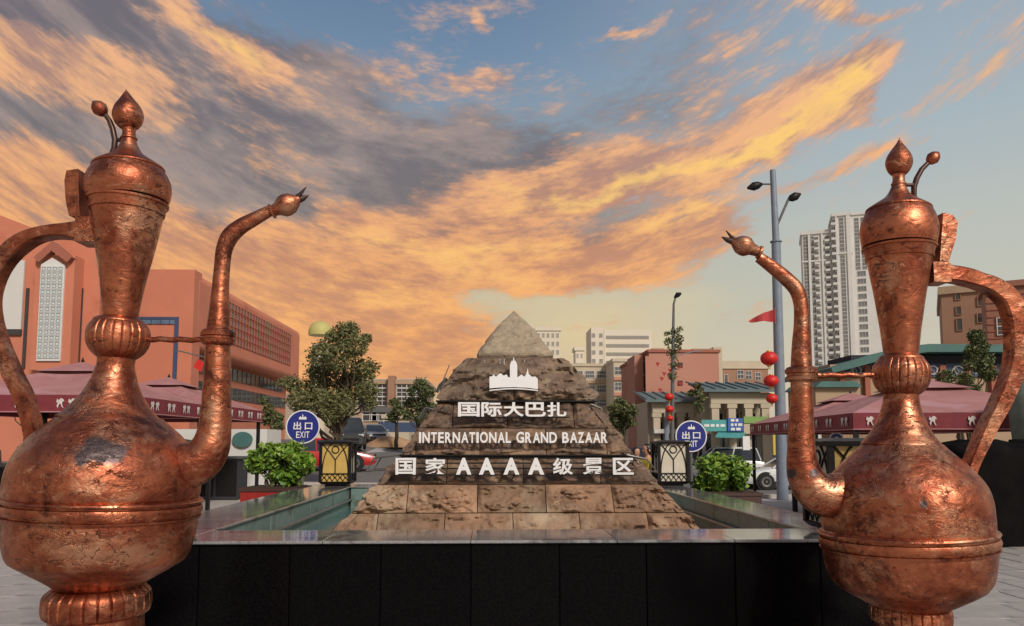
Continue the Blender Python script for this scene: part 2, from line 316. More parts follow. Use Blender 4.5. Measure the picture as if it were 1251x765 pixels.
# ------------------------------------------------------------------ mesh and object helpers
ORG = {}
class MB:
    def __init__(s): s.v = []; s.f = []; s.m = []
    def add(s, vs, fs, mi=0):
        o = len(s.v); s.v += [tuple(v) for v in vs]; s.f += [tuple(i+o for i in f) for f in fs]; s.m += [mi]*len(fs)
    def box(s, x0, x1, y0, y1, z0, z1, mi=0, M=None):
        vs = [Vector((x, y, z)) for z in (z0, z1) for x, y in ((x0, y0), (x1, y0), (x1, y1), (x0, y1))]
        if M: vs = [M @ v for v in vs]
        s.add(vs, [(0, 3, 2, 1), (4, 5, 6, 7), (0, 1, 5, 4), (1, 2, 6, 5), (2, 3, 7, 6), (3, 0, 4, 7)], mi)
    def frus(s, cx, cy, z0, z1, a0, b0, a1, b1, mi=0):
        vs = [(cx+i*a, cy+j*b, z) for z, a, b in ((z0, a0, b0), (z1, a1, b1)) for i, j in ((-1, -1), (1, -1), (1, 1), (-1, 1))]
        s.add(vs, [(0, 3, 2, 1), (4, 5, 6, 7), (0, 1, 5, 4), (1, 2, 6, 5), (2, 3, 7, 6), (3, 0, 4, 7)], mi)
    def quad(s, a, b, c, d, mi=0): s.add([a, b, c, d], [(0, 1, 2, 3)], mi)
    def tube(s, pts, rad, n=10, mi=0, cap=True, flat=None):
        pts = [Vector(p) for p in pts]
        if not hasattr(rad, '__len__'): rad = [rad]*len(pts)
        o = len(s.v); prev = None
        for i, p in enumerate(pts):
            t = (pts[min(i+1, len(pts)-1)] - pts[max(i-1, 0)]).normalized()
            if prev is None:
                up = Vector((0, 0, 1)) if abs(t.z) < .9 else Vector((0, 1, 0))
                a = t.cross(up).normalized()
            else: a = (prev - t*prev.dot(t)).normalized()
            prev = a; b = t.cross(a)
            for k in range(n):
                an = 2*math.pi*k/n; s.v.append(tuple(p + a*(rad[i]*math.cos(an)) + b*(rad[i]*math.sin(an))))
        for i in range(len(pts)-1):
            for k in range(n):
                k2 = (k+1) % n; s.f.append((o+i*n+k, o+i*n+k2, o+(i+1)*n+k2, o+(i+1)*n+k)); s.m.append(mi)
        if cap:
            s.f.append(tuple(o+k for k in range(n-1, -1, -1))); s.f.append(tuple(o+(len(pts)-1)*n+k for k in range(n))); s.m += [mi, mi]
    def lathe(s, prof, n=32, org=(0, 0, 0), ax=None, mi=0, mod=None):
        # prof: (height, radius) along the axis
        org = Vector(org); az = (ax or Vector((0, 0, 1))).normalized(); a = az.cross(Vector((0, 1, 0)) if abs(az.y) < .9 else Vector((0, 0, 1))).normalized(); b = az.cross(a)
        o = len(s.v)
        for (h, r) in prof:
            for k in range(n):
                an = 2*math.pi*k/n; rr = max(r, 1e-4)*(mod(an, h) if mod else 1)
                s.v.append(tuple(org + az*h + a*(rr*math.cos(an)) + b*(rr*math.sin(an))))
        for i in range(len(prof)-1):
            for k in range(n):
                k2 = (k+1) % n; s.f.append((o+i*n+k, o+i*n+k2, o+(i+1)*n+k2, o+(i+1)*n+k)); s.m.append(mi)
        s.f.append(tuple(o+k for k in range(n-1, -1, -1))); s.f.append(tuple(o+(len(prof)-1)*n+k for k in range(n))); s.m += [mi, mi]
    def prism(s, poly, to3, d, mi=0):
        # poly: 2-D outline; to3(u, v, w) gives the 3-D point, w in (0, d)
        n = len(poly); vs = [to3(u, v, 0) for u, v in poly] + [to3(u, v, d) for u, v in poly]
        s.add(vs, [tuple(range(n-1, -1, -1)), tuple(range(n, 2*n))] + [(i, (i+1) % n, n+(i+1) % n, n+i) for i in range(n)], mi)
    def mesh(s, name, mats, org=(0, 0, 0), smooth=None, recalc=True):
        me = bpy.data.meshes.new(name); ox, oy, oz = org
        me.from_pydata([(x-ox, y-oy, z-oz) for x, y, z in s.v], [], s.f)
        for m in (mats if isinstance(mats, (list, tuple)) else [mats]): me.materials.append(m)
        if any(s.m): me.polygons.foreach_set('material_index', s.m)
        if recalc:
            b = bmesh.new(); b.from_mesh(me); bmesh.ops.recalc_face_normals(b, faces=b.faces); b.to_mesh(me); b.free()
        if smooth is not None:
            me.polygons.foreach_set('use_smooth', [True]*len(me.polygons)); me.set_sharp_from_angle(angle=R(smooth))
        me.update(); return me
    def build(s, name, mats, parent=None, smooth=None, label=None, recalc=True, kind=None):
        org = ORG.get(parent.name, (0, 0, 0)) if parent else (0, 0, 0)
        o = bpy.data.objects.new(name, s.mesh(name, mats, org, smooth, recalc)); C.objects.link(o)
        if parent: o.parent = parent
        ORG[o.name] = org
        if label: o['label'] = label
        if kind: o['kind'] = kind
        return o
    def thing(s, name, mats, label, cat, smooth=None, group=None, org=None):
        # a thing that is one mesh, its origin at its base
        if org is None:
            xs = [v[0] for v in s.v]; ys = [v[1] for v in s.v]; zs = [v[2] for v in s.v]
            org = ((min(xs)+max(xs))/2, (min(ys)+max(ys))/2, min(zs))
        o = bpy.data.objects.new(name, s.mesh(name, mats, org, smooth)); C.objects.link(o); o.location = org
        tag(o, label, cat, group); return o
def tag(o, label, cat, group=None):
    o['label'] = label; o['category'] = cat
    if group: o['group'] = group
def thing(name, label, cat, loc, group=None, rotz=0, local=False):
    o = bpy.data.objects.new(name, None); C.objects.link(o); o.location = loc; o.rotation_euler = (0, 0, rotz); o.empty_display_size = .2
    ORG[o.name] = (0, 0, 0) if local else tuple(loc)   # local: the parts are built in the thing's own frame
    tag(o, label, cat, group); return o
def inst(name, me, parent, loc, rotz=0, scale=None):
    # a part that shares its mesh with others; loc is given in the root's frame
    o = bpy.data.objects.new(name, me); C.objects.link(o); o.parent = parent; o.location = loc; o.rotation_euler = (0, 0, rotz)
    if scale: o.scale = scale
    return o
def struct(o): o['kind'] = 'structure'; return o
def copy_tree(o, parent=None):
    c = o.copy(); C.objects.link(c); c.parent = parent
    for ch in [x for x in bpy.data.objects if x.parent == o]: copy_tree(ch, c)
    return c
def sst(a, b, x):
    t = max(0, min(1, (x-a)/(b-a))); return t*t*(3-2*t)
def gz(x, y):                                        # the lie of the land beyond the flat plaza
    t = sst(12, 24, y); wr = sst(-2, 6, x)
    zr = -.35*t*wr
    wl = 1-sst(-10, 3, x); yy = max(0, min(y, 60)-14)
    return zr + .00085*yy*yy*wl

# ------------------------------------------------------------------ ground
b = MB()
xs = [-2500, -900, -300, -120, -70] + [x for x in range(-50, 51, 2)] + [70, 120, 300, 900, 2500]
ys = [-60, -20, 0, 6, 10] + [y for y in range(12, 70, 2)] + [80, 100, 150, 300, 700, 1500, 4000]
vs = [(x, y, gz(x, y) - .012 if abs(x) < 60 and y < 30 else gz(x, y)-.012) for y in ys for x in xs]
nx = len(xs)
b.add(vs, [(j*nx+i, j*nx+i+1, (j+1)*nx+i+1, (j+1)*nx+i) for j in range(len(ys)-1) for i in range(nx-1)])
struct(b.build('ground', G['paving_pale'], smooth=60))
b = MB()
rx = [x for x in range(-60, 61, 3)]; ry = [26, 28, 30, 33, 36, 40, 44, 48, 52, 56, 60, 64]
vs = [(x, y, gz(x, y) + .01) for y in ry for x in rx]; nx = len(rx)
b.add(vs, [(j*nx+i, j*nx+i+1, (j+1)*nx+i+1, (j+1)*nx+i) for j in range(len(ry)-1) for i in range(nx-1)])
road = struct(b.build('road', G['asphalt'], smooth=60))
b = MB()
for x in range(-60, 60, 3):
    z0, z1 = gz(x, 25.9), gz(x+3, 25.9)
    vs = [(x, 25.7, z0-.1), (x+3, 25.7, z1-.1), (x+3, 26, z1-.1), (x, 26, z0-.1), (x, 25.7, z0+.12), (x+3, 25.7, z1+.12), (x+3, 26, z1+.12), (x, 26, z0+.12)]
    b.add(vs, [(4, 5, 6, 7), (0, 1, 5, 4), (2, 3, 7, 6)])
struct(b.build('kerb', G['paving_stone']))
# plaza slabs laid one by one beside the pool
plaza = struct(MB().build('pavement', G['paving_stone'])) if False else None
b = MB(); b.box(-7.2, -3.0, 2.4, 12.4, -.03, -.006); b.box(3.1, 9.6, 2.4, 12.4, -.03, -.006)
plaza = struct(b.build('pavement', G['joint_dark']))
slab_m = []
for k in range(4):
    b = MB(); e = .006
    b.frus(0, 0, -.004, .008+.002*k, .395, .295, .391, .291)
    me = b.mesh('slab', G['paving_stone']); slab_m.append(me)
for (x0, nxs) in ((-7.0, 5), (3.4, 7)):
    for j in range(16):
        for i in range(nxs):
            x = x0 + i*.80 + (.4 if j % 2 else 0); y = 2.8 + j*.60
            if -3.45 < x < 3.5: continue
            o = inst('slab', random.choice(slab_m), plaza, (x, y, 0), random.uniform(-.004, .004))

# ------------------------------------------------------------------ pool
ZC = .90                                             # top of the coping
XL0, XL1, XR1, XR0 = -2.94, -2.22, 2.53, 3.05        # outer left, inner left, inner right, outer right
YF0, YF1, YB1, YB0 = 5.34, 6.00, 11.75, 12.45
pool = thing('fountain_pool', 'raised pool faced in black granite with grey granite coping round the stone pyramid', 'fountain pool', ((XL0+XR0)/2, YF0, 0))
b = MB()
b.box(XL0+.06, XR0-.06, YF0+.06, YF1-.05, 0, ZC-.023); b.box(XL0+.06, XL1-.05, YF1-.05, YB1+.05, 0, ZC-.023)
b.box(XR1+.05, XR0-.06, YF1-.05, YB1+.05, 0, ZC-.023); b.box(XL0+.06, XR0-.06, YB1+.05, YB0-.06, 0, ZC-.023)
b.build('wall_core', G['grout'], pool)
def tile(parent, name, mt, x0, x1, y0, y1, z0, z1, bev=.004):
    bm = bmesh.new(); bmesh.ops.create_cube(bm, size=1)
    for v in bm.verts: v.co = Vector((x0+(v.co.x+.5)*(x1-x0), y0+(v.co.y+.5)*(y1-y0), z0+(v.co.z+.5)*(z1-z0)))
    bmesh.ops.bevel(bm, geom=bm.edges[:], offset=bev, segments=1, affect='EDGES')
    og = ORG[parent.name]
    bmesh.ops.translate(bm, verts=bm.verts, vec=(-og[0], -og[1], -og[2]))
    me = bpy.data.meshes.new(name); bm.to_mesh(me); bm.free(); me.materials.append(mt)
    o = bpy.data.objects.new(name, me); C.objects.link(o); o.parent = parent; ORG[o.name] = og; return o
g = .003
# front panels: joints fall where the photograph shows them
xj = [XL0+.03] + [P(px, 700, YF0).x for px in (240, 352, 464, 575, 684, 791, 900, 1005)] + [XR0-.03]
for i in range(len(xj)-1): tile(pool, 'wall_panel', G['granite_black'], xj[i]+g, xj[i+1]-g, YF0+.03, YF0+.058, 0, ZC-.024)
yj = [YF0+.03+ (YB0-YF0-.06)*k/10 for k in range(11)]
for i in range(10):
    tile(pool, 'wall_panel', G['granite_black'], XL0+.03, XL0+.058, yj[i]+g, yj[i+1]-g, 0, ZC-.024)
    tile(pool, 'wall_panel', G['granite_black'], XR0-.058, XR0-.03, yj[i]+g, yj[i+1]-g, 0, ZC-.024)
cx_ = [XL0, XL1, -1.2, -.15, .9, 1.75, XR1, XR0]
for i in range(7):
    tile(pool, 'coping_slab', G['granite_coping'], cx_[i]+g*.5, cx_[i+1]-g*.5, YF0, YF1-g, ZC-.022, ZC, .004)
    tile(pool, 'coping_slab', G['granite_coping'], cx_[i]+g*.5, cx_[i+1]-g*.5, YB1+g, YB0, ZC-.022, ZC, .004)
ycs = [YF1 + (YB1-YF1)*k/7 for k in range(8)]
for i in range(7):
    tile(pool, 'coping_slab', G['granite_coping'], XL0, XL1, ycs[i]+g*.5, ycs[i+1]-g*.5, ZC-.022, ZC, .004)
    tile(pool, 'coping_slab', G['granite_coping'], XR1, XR0, ycs[i]+g*.5, ycs[i+1]-g*.5, ZC-.022, ZC, .004)
ti = .028
for i in range(7):                                    # tiled inner faces
    tile(pool, 'inner_tile', G['pool_tile'], XL1-.05, XL1-.05+ti, ycs[i]+g, ycs[i+1]-g, .40, ZC-.024)
    tile(pool, 'inner_tile', G['pool_tile'], XR1+.05-ti, XR1+.05, ycs[i]+g, ycs[i+1]-g, .40, ZC-.024)
for i in range(1, 6): tile(pool, 'inner_tile', G['pool_tile'], cx_[i]+g, cx_[i+1]-g, YB1+.05-ti, YB1+.05, .40, ZC-.024)
for x in (XL1+.02, XR1-.02): b = MB(); b.tube([(x, YF1+.02, .70), (x, YB1, .70)], .018, 8); b.build('pipe', G['metal_steel'], pool, 40)
b = MB(); nxw, nyw = 40, 46
vs = []
for j in range(nyw+1):
    for i in range(nxw+1):
        x = XL1-.06 + (XR1-XL1+.12)*i/nxw; y = YF1-.06 + (YB1-YF1+.12)*j/nyw
        vs.append((x, y, .58 + .006*noise.noise(Vector((x*3, y*5, 0))) + .004*noise.noise(Vector((x*9, y*12, 3)))))
b.add(vs, [(j*(nxw+1)+i, j*(nxw+1)+i+1, (j+1)*(nxw+1)+i+1, (j+1)*(nxw+1)+i) for j in range(nyw) for i in range(nxw)])
struct(b.build('water', G['water'], None, 60))

# ------------------------------------------------------------------ stone pyramid
XP, YP = P(628, 600, 9.0).x, 9.0
pyr = thing('stone_pyramid_fountain', 'stepped pyramid of rough brown stone blocks with white lettering standing in the pool', 'stone fountain', (XP, YP, .4))
def lvl(py, half):                                    # the tier edge seen at photo row py, half its width in pixels
    hw = YP*half/(F+half); d = YP-hw
    return P(628, py, d).z, hw
T = [lvl(650, 223), lvl(627, 202), lvl(592, 171), lvl(556, 140), lvl(523, 120), lvl(490, 94), lvl(437, 60)]
zT = [t[0] for t in T]; hT = [t[1] for t in T]
zT[0] = .45; hT[0] = hT[1] + (hT[0]-hT[1])*(zT[1]-.45)/(zT[1]-lvl(650, 223)[0])
b = MB()
for i in range(6): b.frus(XP, YP, zT[i], zT[i+1], hT[i]-.07, hT[i]-.07, hT[i+1]-.07, hT[i+1]-.07)
b.build('core', G['joint_dark'], pyr)
SIDE = [(Vector((1, 0, 0)), Vector((0, -1, 0))), (Vector((0, 1, 0)), Vector((1, 0, 0))), (Vector((-1, 0, 0)), Vector((0, 1, 0))), (Vector((0, -1, 0)), Vector((-1, 0, 0)))]
def rock(side, z0, z1, h0, h1, f0, f1, mt, rough, seed, inset=0., strata=1.0, round_=.35, slump=0.):
    # one rough-faced block: f0, f1 are fractions (-1..1) of the tier's half width
    T_, N_ = SIDE[side]; fine = side == 0 or side in (1, 3)
    nu = max(8, int((70 if side == 0 else 34)*(f1-f0)*h0)) if fine else 5; nv = (26 if side == 0 else 14) if fine else 4
    nu = min(nu, 110); b = MB(); g = .004
    def pt(u, v, depth):
        z = z0 + (z1-z0)*v; h = h0 + (h1-h0)*(v**1.6 if mt is G['stone_dark'] else v)
        s0 = f0*h0 if abs(f0) < .999 else f0*h; s1 = f1*h0 if abs(f1) < .999 else f1*h
        s0 += g if abs(f0) < .999 else 0; s1 -= g if abs(f1) < .999 else 0
        s_ = s0 + (s1-s0)*u
        return Vector((XP, YP, 0)) + T_*s_ + N_*(h - inset - depth) + Vector((0, 0, z + (g if v == 0 else -g if v == 1 else 0)))
    vs = []
    for j in range(nv+1):
        for i in range(nu+1):
            u, v = i/nu, j/nv; p = pt(u, v, 0)
            eu = min(u, 1-u)*(f1-f0)*h0/.05; ev = min(v, 1-v)*(z1-z0)/.035
            if abs(f0) > .99 and u < .5: eu = 1
            if abs(f1) > .99 and u > .5: eu = 1
            e = min(1, eu, ev)
            q = p*1.0 + Vector((seed*3.1, seed*1.7, 0))
            w_ = noise.noise(q*2.3)*.5
            d = noise.fractal(Vector((q.x*3.0, q.y*3.0, q.z*4.5*strata+w_)), .9, 2.1, 6)*.080
            rid = abs(noise.noise(Vector((q.x*3.6+w_, q.y*3.6, q.z*7*strata+w_*2))))
            rid2 = abs(noise.noise(Vector((q.x*9+w_*2, q.y*9, q.z*16*strata+3))))
            d += (.24-min(.34, rid))*.085 - max(0, .07-rid)*.30 + (.2-min(.3, rid2))*.035 - max(0, .05-rid2)*.20
            d += .014*noise.noise(q*26) + .008*noise.noise(q*55)
            d = max(d*rough, -.050)*e - (1-e)*.022 - slump*max(0, v-.6)**2
            vs.append(p + N_*d)
    b.add(vs, [(j*(nu+1)+i, j*(nu+1)+i+1, (j+1)*(nu+1)+i+1, (j+1)*(nu+1)+i) for j in range(nv) for i in range(nu)])
    # sides of the block going back into the joint
    edge = [(i, 0) for i in range(nu+1)] + [(nu, j) for j in range(1, nv+1)] + [(i, nv) for i in range(nu-1, -1, -1)] + [(0, j) for j in range(nv-1, 0, -1)]
    o = len(b.v); n = len(edge)
    for (i, j) in edge:
        b.v.append(tuple(pt(i/nu, j/nv, .075)))
    for k in range(n):
        i, j = edge[k]; i2, j2 = edge[(k+1) % n]
        b.f.append((j*(nu+1)+i, j2*(nu+1)+i2, o+(k+1) % n, o+k)); b.m.append(0)
    return b.build('stone_block', mt, pyr, 50, recalc=False)
def px_frac(tier, pxs):                               # joints given in photo pixels on the front face
    h = hT[tier]; return [max(-.97, min(.97, (P(px, 600, YP-h).x - XP)/h)) for px in pxs]
rows = [
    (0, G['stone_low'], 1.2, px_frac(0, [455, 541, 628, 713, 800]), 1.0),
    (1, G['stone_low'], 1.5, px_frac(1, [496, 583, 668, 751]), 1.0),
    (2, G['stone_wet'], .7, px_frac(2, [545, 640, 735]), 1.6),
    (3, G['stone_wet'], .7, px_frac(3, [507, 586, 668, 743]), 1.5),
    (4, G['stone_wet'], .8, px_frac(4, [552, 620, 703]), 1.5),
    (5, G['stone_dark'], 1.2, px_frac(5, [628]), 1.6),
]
sd_ = 1
for (t, mt, rg, js, st) in rows:
    f = [-1.] + js + [1.]
    h0, h1 = hT[t], hT[t+1]
    if t in (2,): h1 -= .0
    for side in range(4):
        ff = f if side in (0, 2) else [-1., -.42, .2, .62, 1.][:6-t if t > 3 else 5] if t < 5 else [-1., 1.]
        if ff[-1] != 1.: ff = ff + [1.]
        for k in range(len(ff)-1):
            rock(side, zT[t], zT[t+1], h0, h1, ff[k], ff[k+1], mt, rg, sd_, 0.0, st); sd_ += 1
# rounded shoulder above the fifth tier is rougher: capstone with thick dark slab beneath
zc, hc = lvl(436, 47); za = P(629, 380, YP).z
b = MB(); b.frus(XP, YP, zc-.045, zc+.015, hc-.01, hc-.01, hc, hc)
b.build('cap_slab', G['stone_dark'], pyr)
b = MB(); n = 44; CN = 36
prof = [(0, 1.0), (.05, 1.01), (.12, .96), (.3, .79), (.53, .585), (.75, .33), (.9, .135), (.97, .05), (1, .012)]
vs = []; ring = 4*CN
def capr(t):
    for i in range(len(prof)-1):
        if prof[i][0] <= t <= prof[i+1][0]:
            return prof[i][1] + (prof[i+1][1]-prof[i][1])*(t-prof[i][0])/(prof[i+1][0]-prof[i][0])
for j in range(n+1):
    t = j/n; h = hc*capr(t); z = zc+.016+(za-zc-.016)*t
    for s_ in range(4):
        T_, N_ = SIDE[s_]
        for i in range(CN):
            u = -1+2*i/CN; cr_ = 1-.10*abs(u)**6
            p = Vector((XP, YP, z)) + (T_*u + N_)*h*cr_
            p += (p-Vector((XP, YP, z))).normalized()*(noise.fractal(p*9, .7, 2, 5)*.022)*(1-t*.7) if h > .02 else Vector((0, 0, 0))
            vs.append(p)
b.add(vs, [(j*ring+k, j*ring+(k+1) % ring, (j+1)*ring+(k+1) % ring, (j+1)*ring+k) for j in range(n) for k in range(ring)])
b.add([vs[n*ring+k] for k in range(ring)], [tuple(range(ring))])
b.build('capstone', G['stone_cap'], pyr, 50)
# thin steel drip ledges at three tiers, with open side frames
for (t, ov) in ((3, .03), (5, .03)):
    z, h = zT[t], hT[t]+.035
    b = MB()
    b.box(XP-h, XP+h, YP-h-ov, YP-h+.05, z-.012, z+.004)
    b.box(XP-h, XP-h+.05, YP-h+.05, YP+h, z-.012, z+.004); b.box(XP+h-.05, XP+h, YP-h+.05, YP+h, z-.012, z+.004)
    b.build('drip_ledge', G['metal_black'], pyr)
def frame_loop(pts, Y, r=.011, dy=.5):
    b = MB(); a = [P(x, y, Y) for x, y in pts]; c = [p + Vector((0, dy, 0)) for p in a]
    b.tube(a, r, 6); b.tube(c, r, 6)
    for p, q in zip(a, c): b.tube([p, q], r*.8, 6)
    b.build('spray_frame', G['metal_steel'], pyr, 40)
frame_loop([(487, 556), (457, 560), (448, 575), (470, 574)], 7.7)
frame_loop([(766, 556), (790, 561), (803, 577), (784, 574)], 7.7)
frame_loop([(531, 501), (520, 498), (512, 511)], 8.1, dy=.3); frame_loop([(722, 494), (734, 499), (742, 520), (728, 512)], 8.1, dy=.3)
frame_loop([(533, 478), (537, 470), (545, 462)], 8.3, dy=.2); frame_loop([(716, 480), (706, 466), (700, 462)], 8.3, dy=.2)
for q in (((536, 478), (549, 446)), ((716, 480), (703, 450))): b = MB(); b.tube([P(*q[0], 8.4), P(*q[1], 8.4)], .006, 6); b.build('spray_pipe', G['metal_steel'], pyr, 40)
# lettering
def glyph(ch, x0, x1, y0, y1, Y, depth, parent, mt, bold=.0, name='letter', squash=True, lean=0.):
    cu = bpy.data.curves.new('glyph', 'FONT'); cu.body = ch; cu.size = 1; cu.extrude = .02; cu.offset = bold; cu.resolution_u = 4
    to = bpy.data.objects.new('glyph', cu); C.objects.link(to)
    dg = bpy.context.evaluated_depsgraph_get(); me = bpy.data.meshes.new_from_object(to.evaluated_get(dg))
    bpy.data.objects.remove(to); bpy.data.curves.remove(cu)
    if not me.vertices: return None
    xs = [v.co.x for v in me.vertices]; ys_ = [v.co.y for v in me.vertices]; zs = [v.co.z for v in me.vertices]
    a, c = P(x0, y1, Y), P(x1, y0, Y); og = ORG[parent.name]
    for v in me.vertices:
        u = (v.co.x-min(xs))/(max(xs)-min(xs)+1e-9); w = (v.co.y-min(ys_))/(max(ys_)-min(ys_)+1e-9); k = (v.co.z-min(zs))/(max(zs)-min(zs)+1e-9)
        v.co = Vector((a.x+(c.x-a.x)*u-og[0], Y+depth*(1-k)-og[1], a.z+(c.z-a.z)*w-og[2]))
    me.materials.clear(); me.materials.append(mt)
    o = bpy.data.objects.new(name, me); C.objects.link(o); o.parent = parent; ORG[o.name] = og; return o
def rail(x0, x1, y, Y, r=.006):
    b = MB(); a, c = P(x0, y, Y), P(x1, y, Y)
    b.box(a.x, c.x, Y+.012, Y+.03, a.z-r, a.z+r)
    for k in range(5):
        x = a.x+(c.x-a.x)*(k+.5)/5; b.box(x-.006, x+.006, Y+.03, Y+.30, a.z-.005, a.z+.005)
    return b.build('letter_rail', G['metal_black'], pyr)
Y1, Y2, Y3 = 7.86, 7.73, 7.47
for k, yy in enumerate((560, 566, 572.5)):  # black bars stand in for the ledge shadows behind the letters
    b = MB(); a_, c_ = P(484, yy, Y3+.06), P(774, yy, Y3+.06); b.box(a_.x, c_.x, Y3+.05, Y3+.062, a_.z-.007, a_.z+.007); b.build('shadow_bar', G['metal_black'], pyr)
for yy in (490.5, 500):  # drawn-in ledge shadow lines behind the top row
    b = MB(); a_, c_ = P(559, yy, Y1+.06), P(693, yy, Y1+.06); b.box(a_.x, c_.x, Y1+.05, Y1+.062, a_.z-.005, a_.z+.005); b.build('shadow_bar', G['metal_black'], pyr)
r1 = rail(556, 696, 509.8, Y1); r2 = rail(508, 746, 542, Y2, .003); r3 = rail(480, 778, 580.5, Y3)
for ch, x0, x1, bo in (('国', 559.5, 586, .022), ('际', 588, 613, .024), ('大', 615, 640, .03), ('巴', 642, 667, .024), ('扎', 668.5, 692, .024)): glyph(ch, x0, x1, 491.5, 509, Y1, .03, r1, G['letter_white'], bo)
for ch, x0, x1, bo in (('国', 483, 508, .022), ('家', 519, 545, .02), ('A', 557, 576, .045), ('A', 585, 604.5, .045), ('A', 615, 634.5, .045), ('A', 645, 665, .045), ('级', 675.5, 700, .021), ('景', 712, 738, .018), ('区', 749, 774, .022)):
    glyph(ch, x0, x1, 559.5, 580, Y3, .03, r3, G['letter_white'], bo)
adv = {'I': .30, 'M': .9, 'W': .95, ' ': .36, 'L': .56, 'E': .60, 'T': .62, 'R': .66, 'B': .67, 'Z': .62, 'A': .69, 'N': .74, 'O': .80, 'G': .77, 'D': .75}
txt = 'INTERNATIONAL GRAND BAZAAR'; tot = sum(adv[c] for c in txt); x = 511.0; k = (743-511)/tot
for ch in txt:
    w = adv[ch]*k
    if ch != ' ':
        y0 = 528 if ch not in 'OG' else 527.6
        glyph(ch, x+.7, x+w-(.7 if ch != 'A' else .1), y0, 541.3, Y2, .02, r2, G['letter_white'], .028)
    x += w
# skyline emblem
sk = [(598, 474.5), (598, 460), (601, 460), (603, 457.5), (606, 460.5), (609, 457.5), (612, 456), (615, 459), (619, 457.5), (621, 461), (623, 461), (623, 446), (625, 441), (626.6, 441), (627.6, 435.5), (628.6, 441), (630, 441), (632, 446), (632, 461),
      (634, 460), (637, 457.5), (641, 460.5), (643, 457), (644.6, 450), (646, 457), (650, 460.5), (654, 460), (657, 463), (657, 475.5), (645, 473.8), (628, 473), (610, 473.5)]
b = MB(); Ys = 8.10
b.prism([(P(x, y, Ys).x, P(x, y, Ys).z) for x, y in sk], lambda u, v, w: (u, Ys+w, v), .03)
em = b.build('skyline_emblem', G['letter_white'], pyr)
b = MB(); b.tube([P(598+59*t, 477.3-2.2*math.sin(math.pi*t), Ys) for t in [k/12 for k in range(13)]], .008, 6); b.build('base_bar', G['letter_white'], em, 40)
# thin trickles of water over the top tiers
b = MB(); random.seed(3)
for (px, y0, y1) in ((592, 440, 462), (594, 443, 456), (604, 440, 450), (611, 439, 448), (640, 440, 452), (646, 441, 458), (653, 440, 466), (649, 444, 452), (627, 476, 488), (605, 476, 486), (655, 476, 484), (616, 439, 446)):
    pts = []; Yk = 8.40
    for k in range(7):
        t = k/6; y = y0+(y1-y0)*t; p = P(px+random.uniform(-.7, .7), y, 8.44-.26*(y-437)/53); pts.append(p)
    b.tube(pts, [.003+.003*random.random() for _ in pts], 5)
b.build('water_trickle', G['foam_water'], pyr, 60, kind='stuff')

# ------------------------------------------------------------------ copper ewers
def solve(px, hw, Y):                                 # true axis x and radius of a round body whose outline is px +- hw
    r = hw*Y/F; X = (px-CX)*Y/F
    for _ in range(30):
        X = (px-CX)/F*(Y*Y-r*r)/Y; r = hw/F*(Y*Y-r*r)/math.sqrt(max(1e-6, X*X+Y*Y-r*r))
    return r
def dens(prof, k=6):                                  # smooth the measured outline
    out = []
    n = len(prof)
    for i in range(n-1):
        p0 = prof[max(i-1, 0)]; p1 = prof[i]; p2 = prof[i+1]; p3 = prof[min(i+2, n-1)]
        for j in range(k):
            t = j/k
            q = [.5*((2*p1[c]) + (-p0[c]+p2[c])*t + (2*p0[c]-5*p1[c]+4*p2[c]-p3[c])*t*t + (-p0[c]+3*p1[c]-3*p2[c]+p3[c])*t**3) for c in (0, 1)]
            out.append((q[0], max(.3, q[1])))
    out.append(prof[-1]); return out
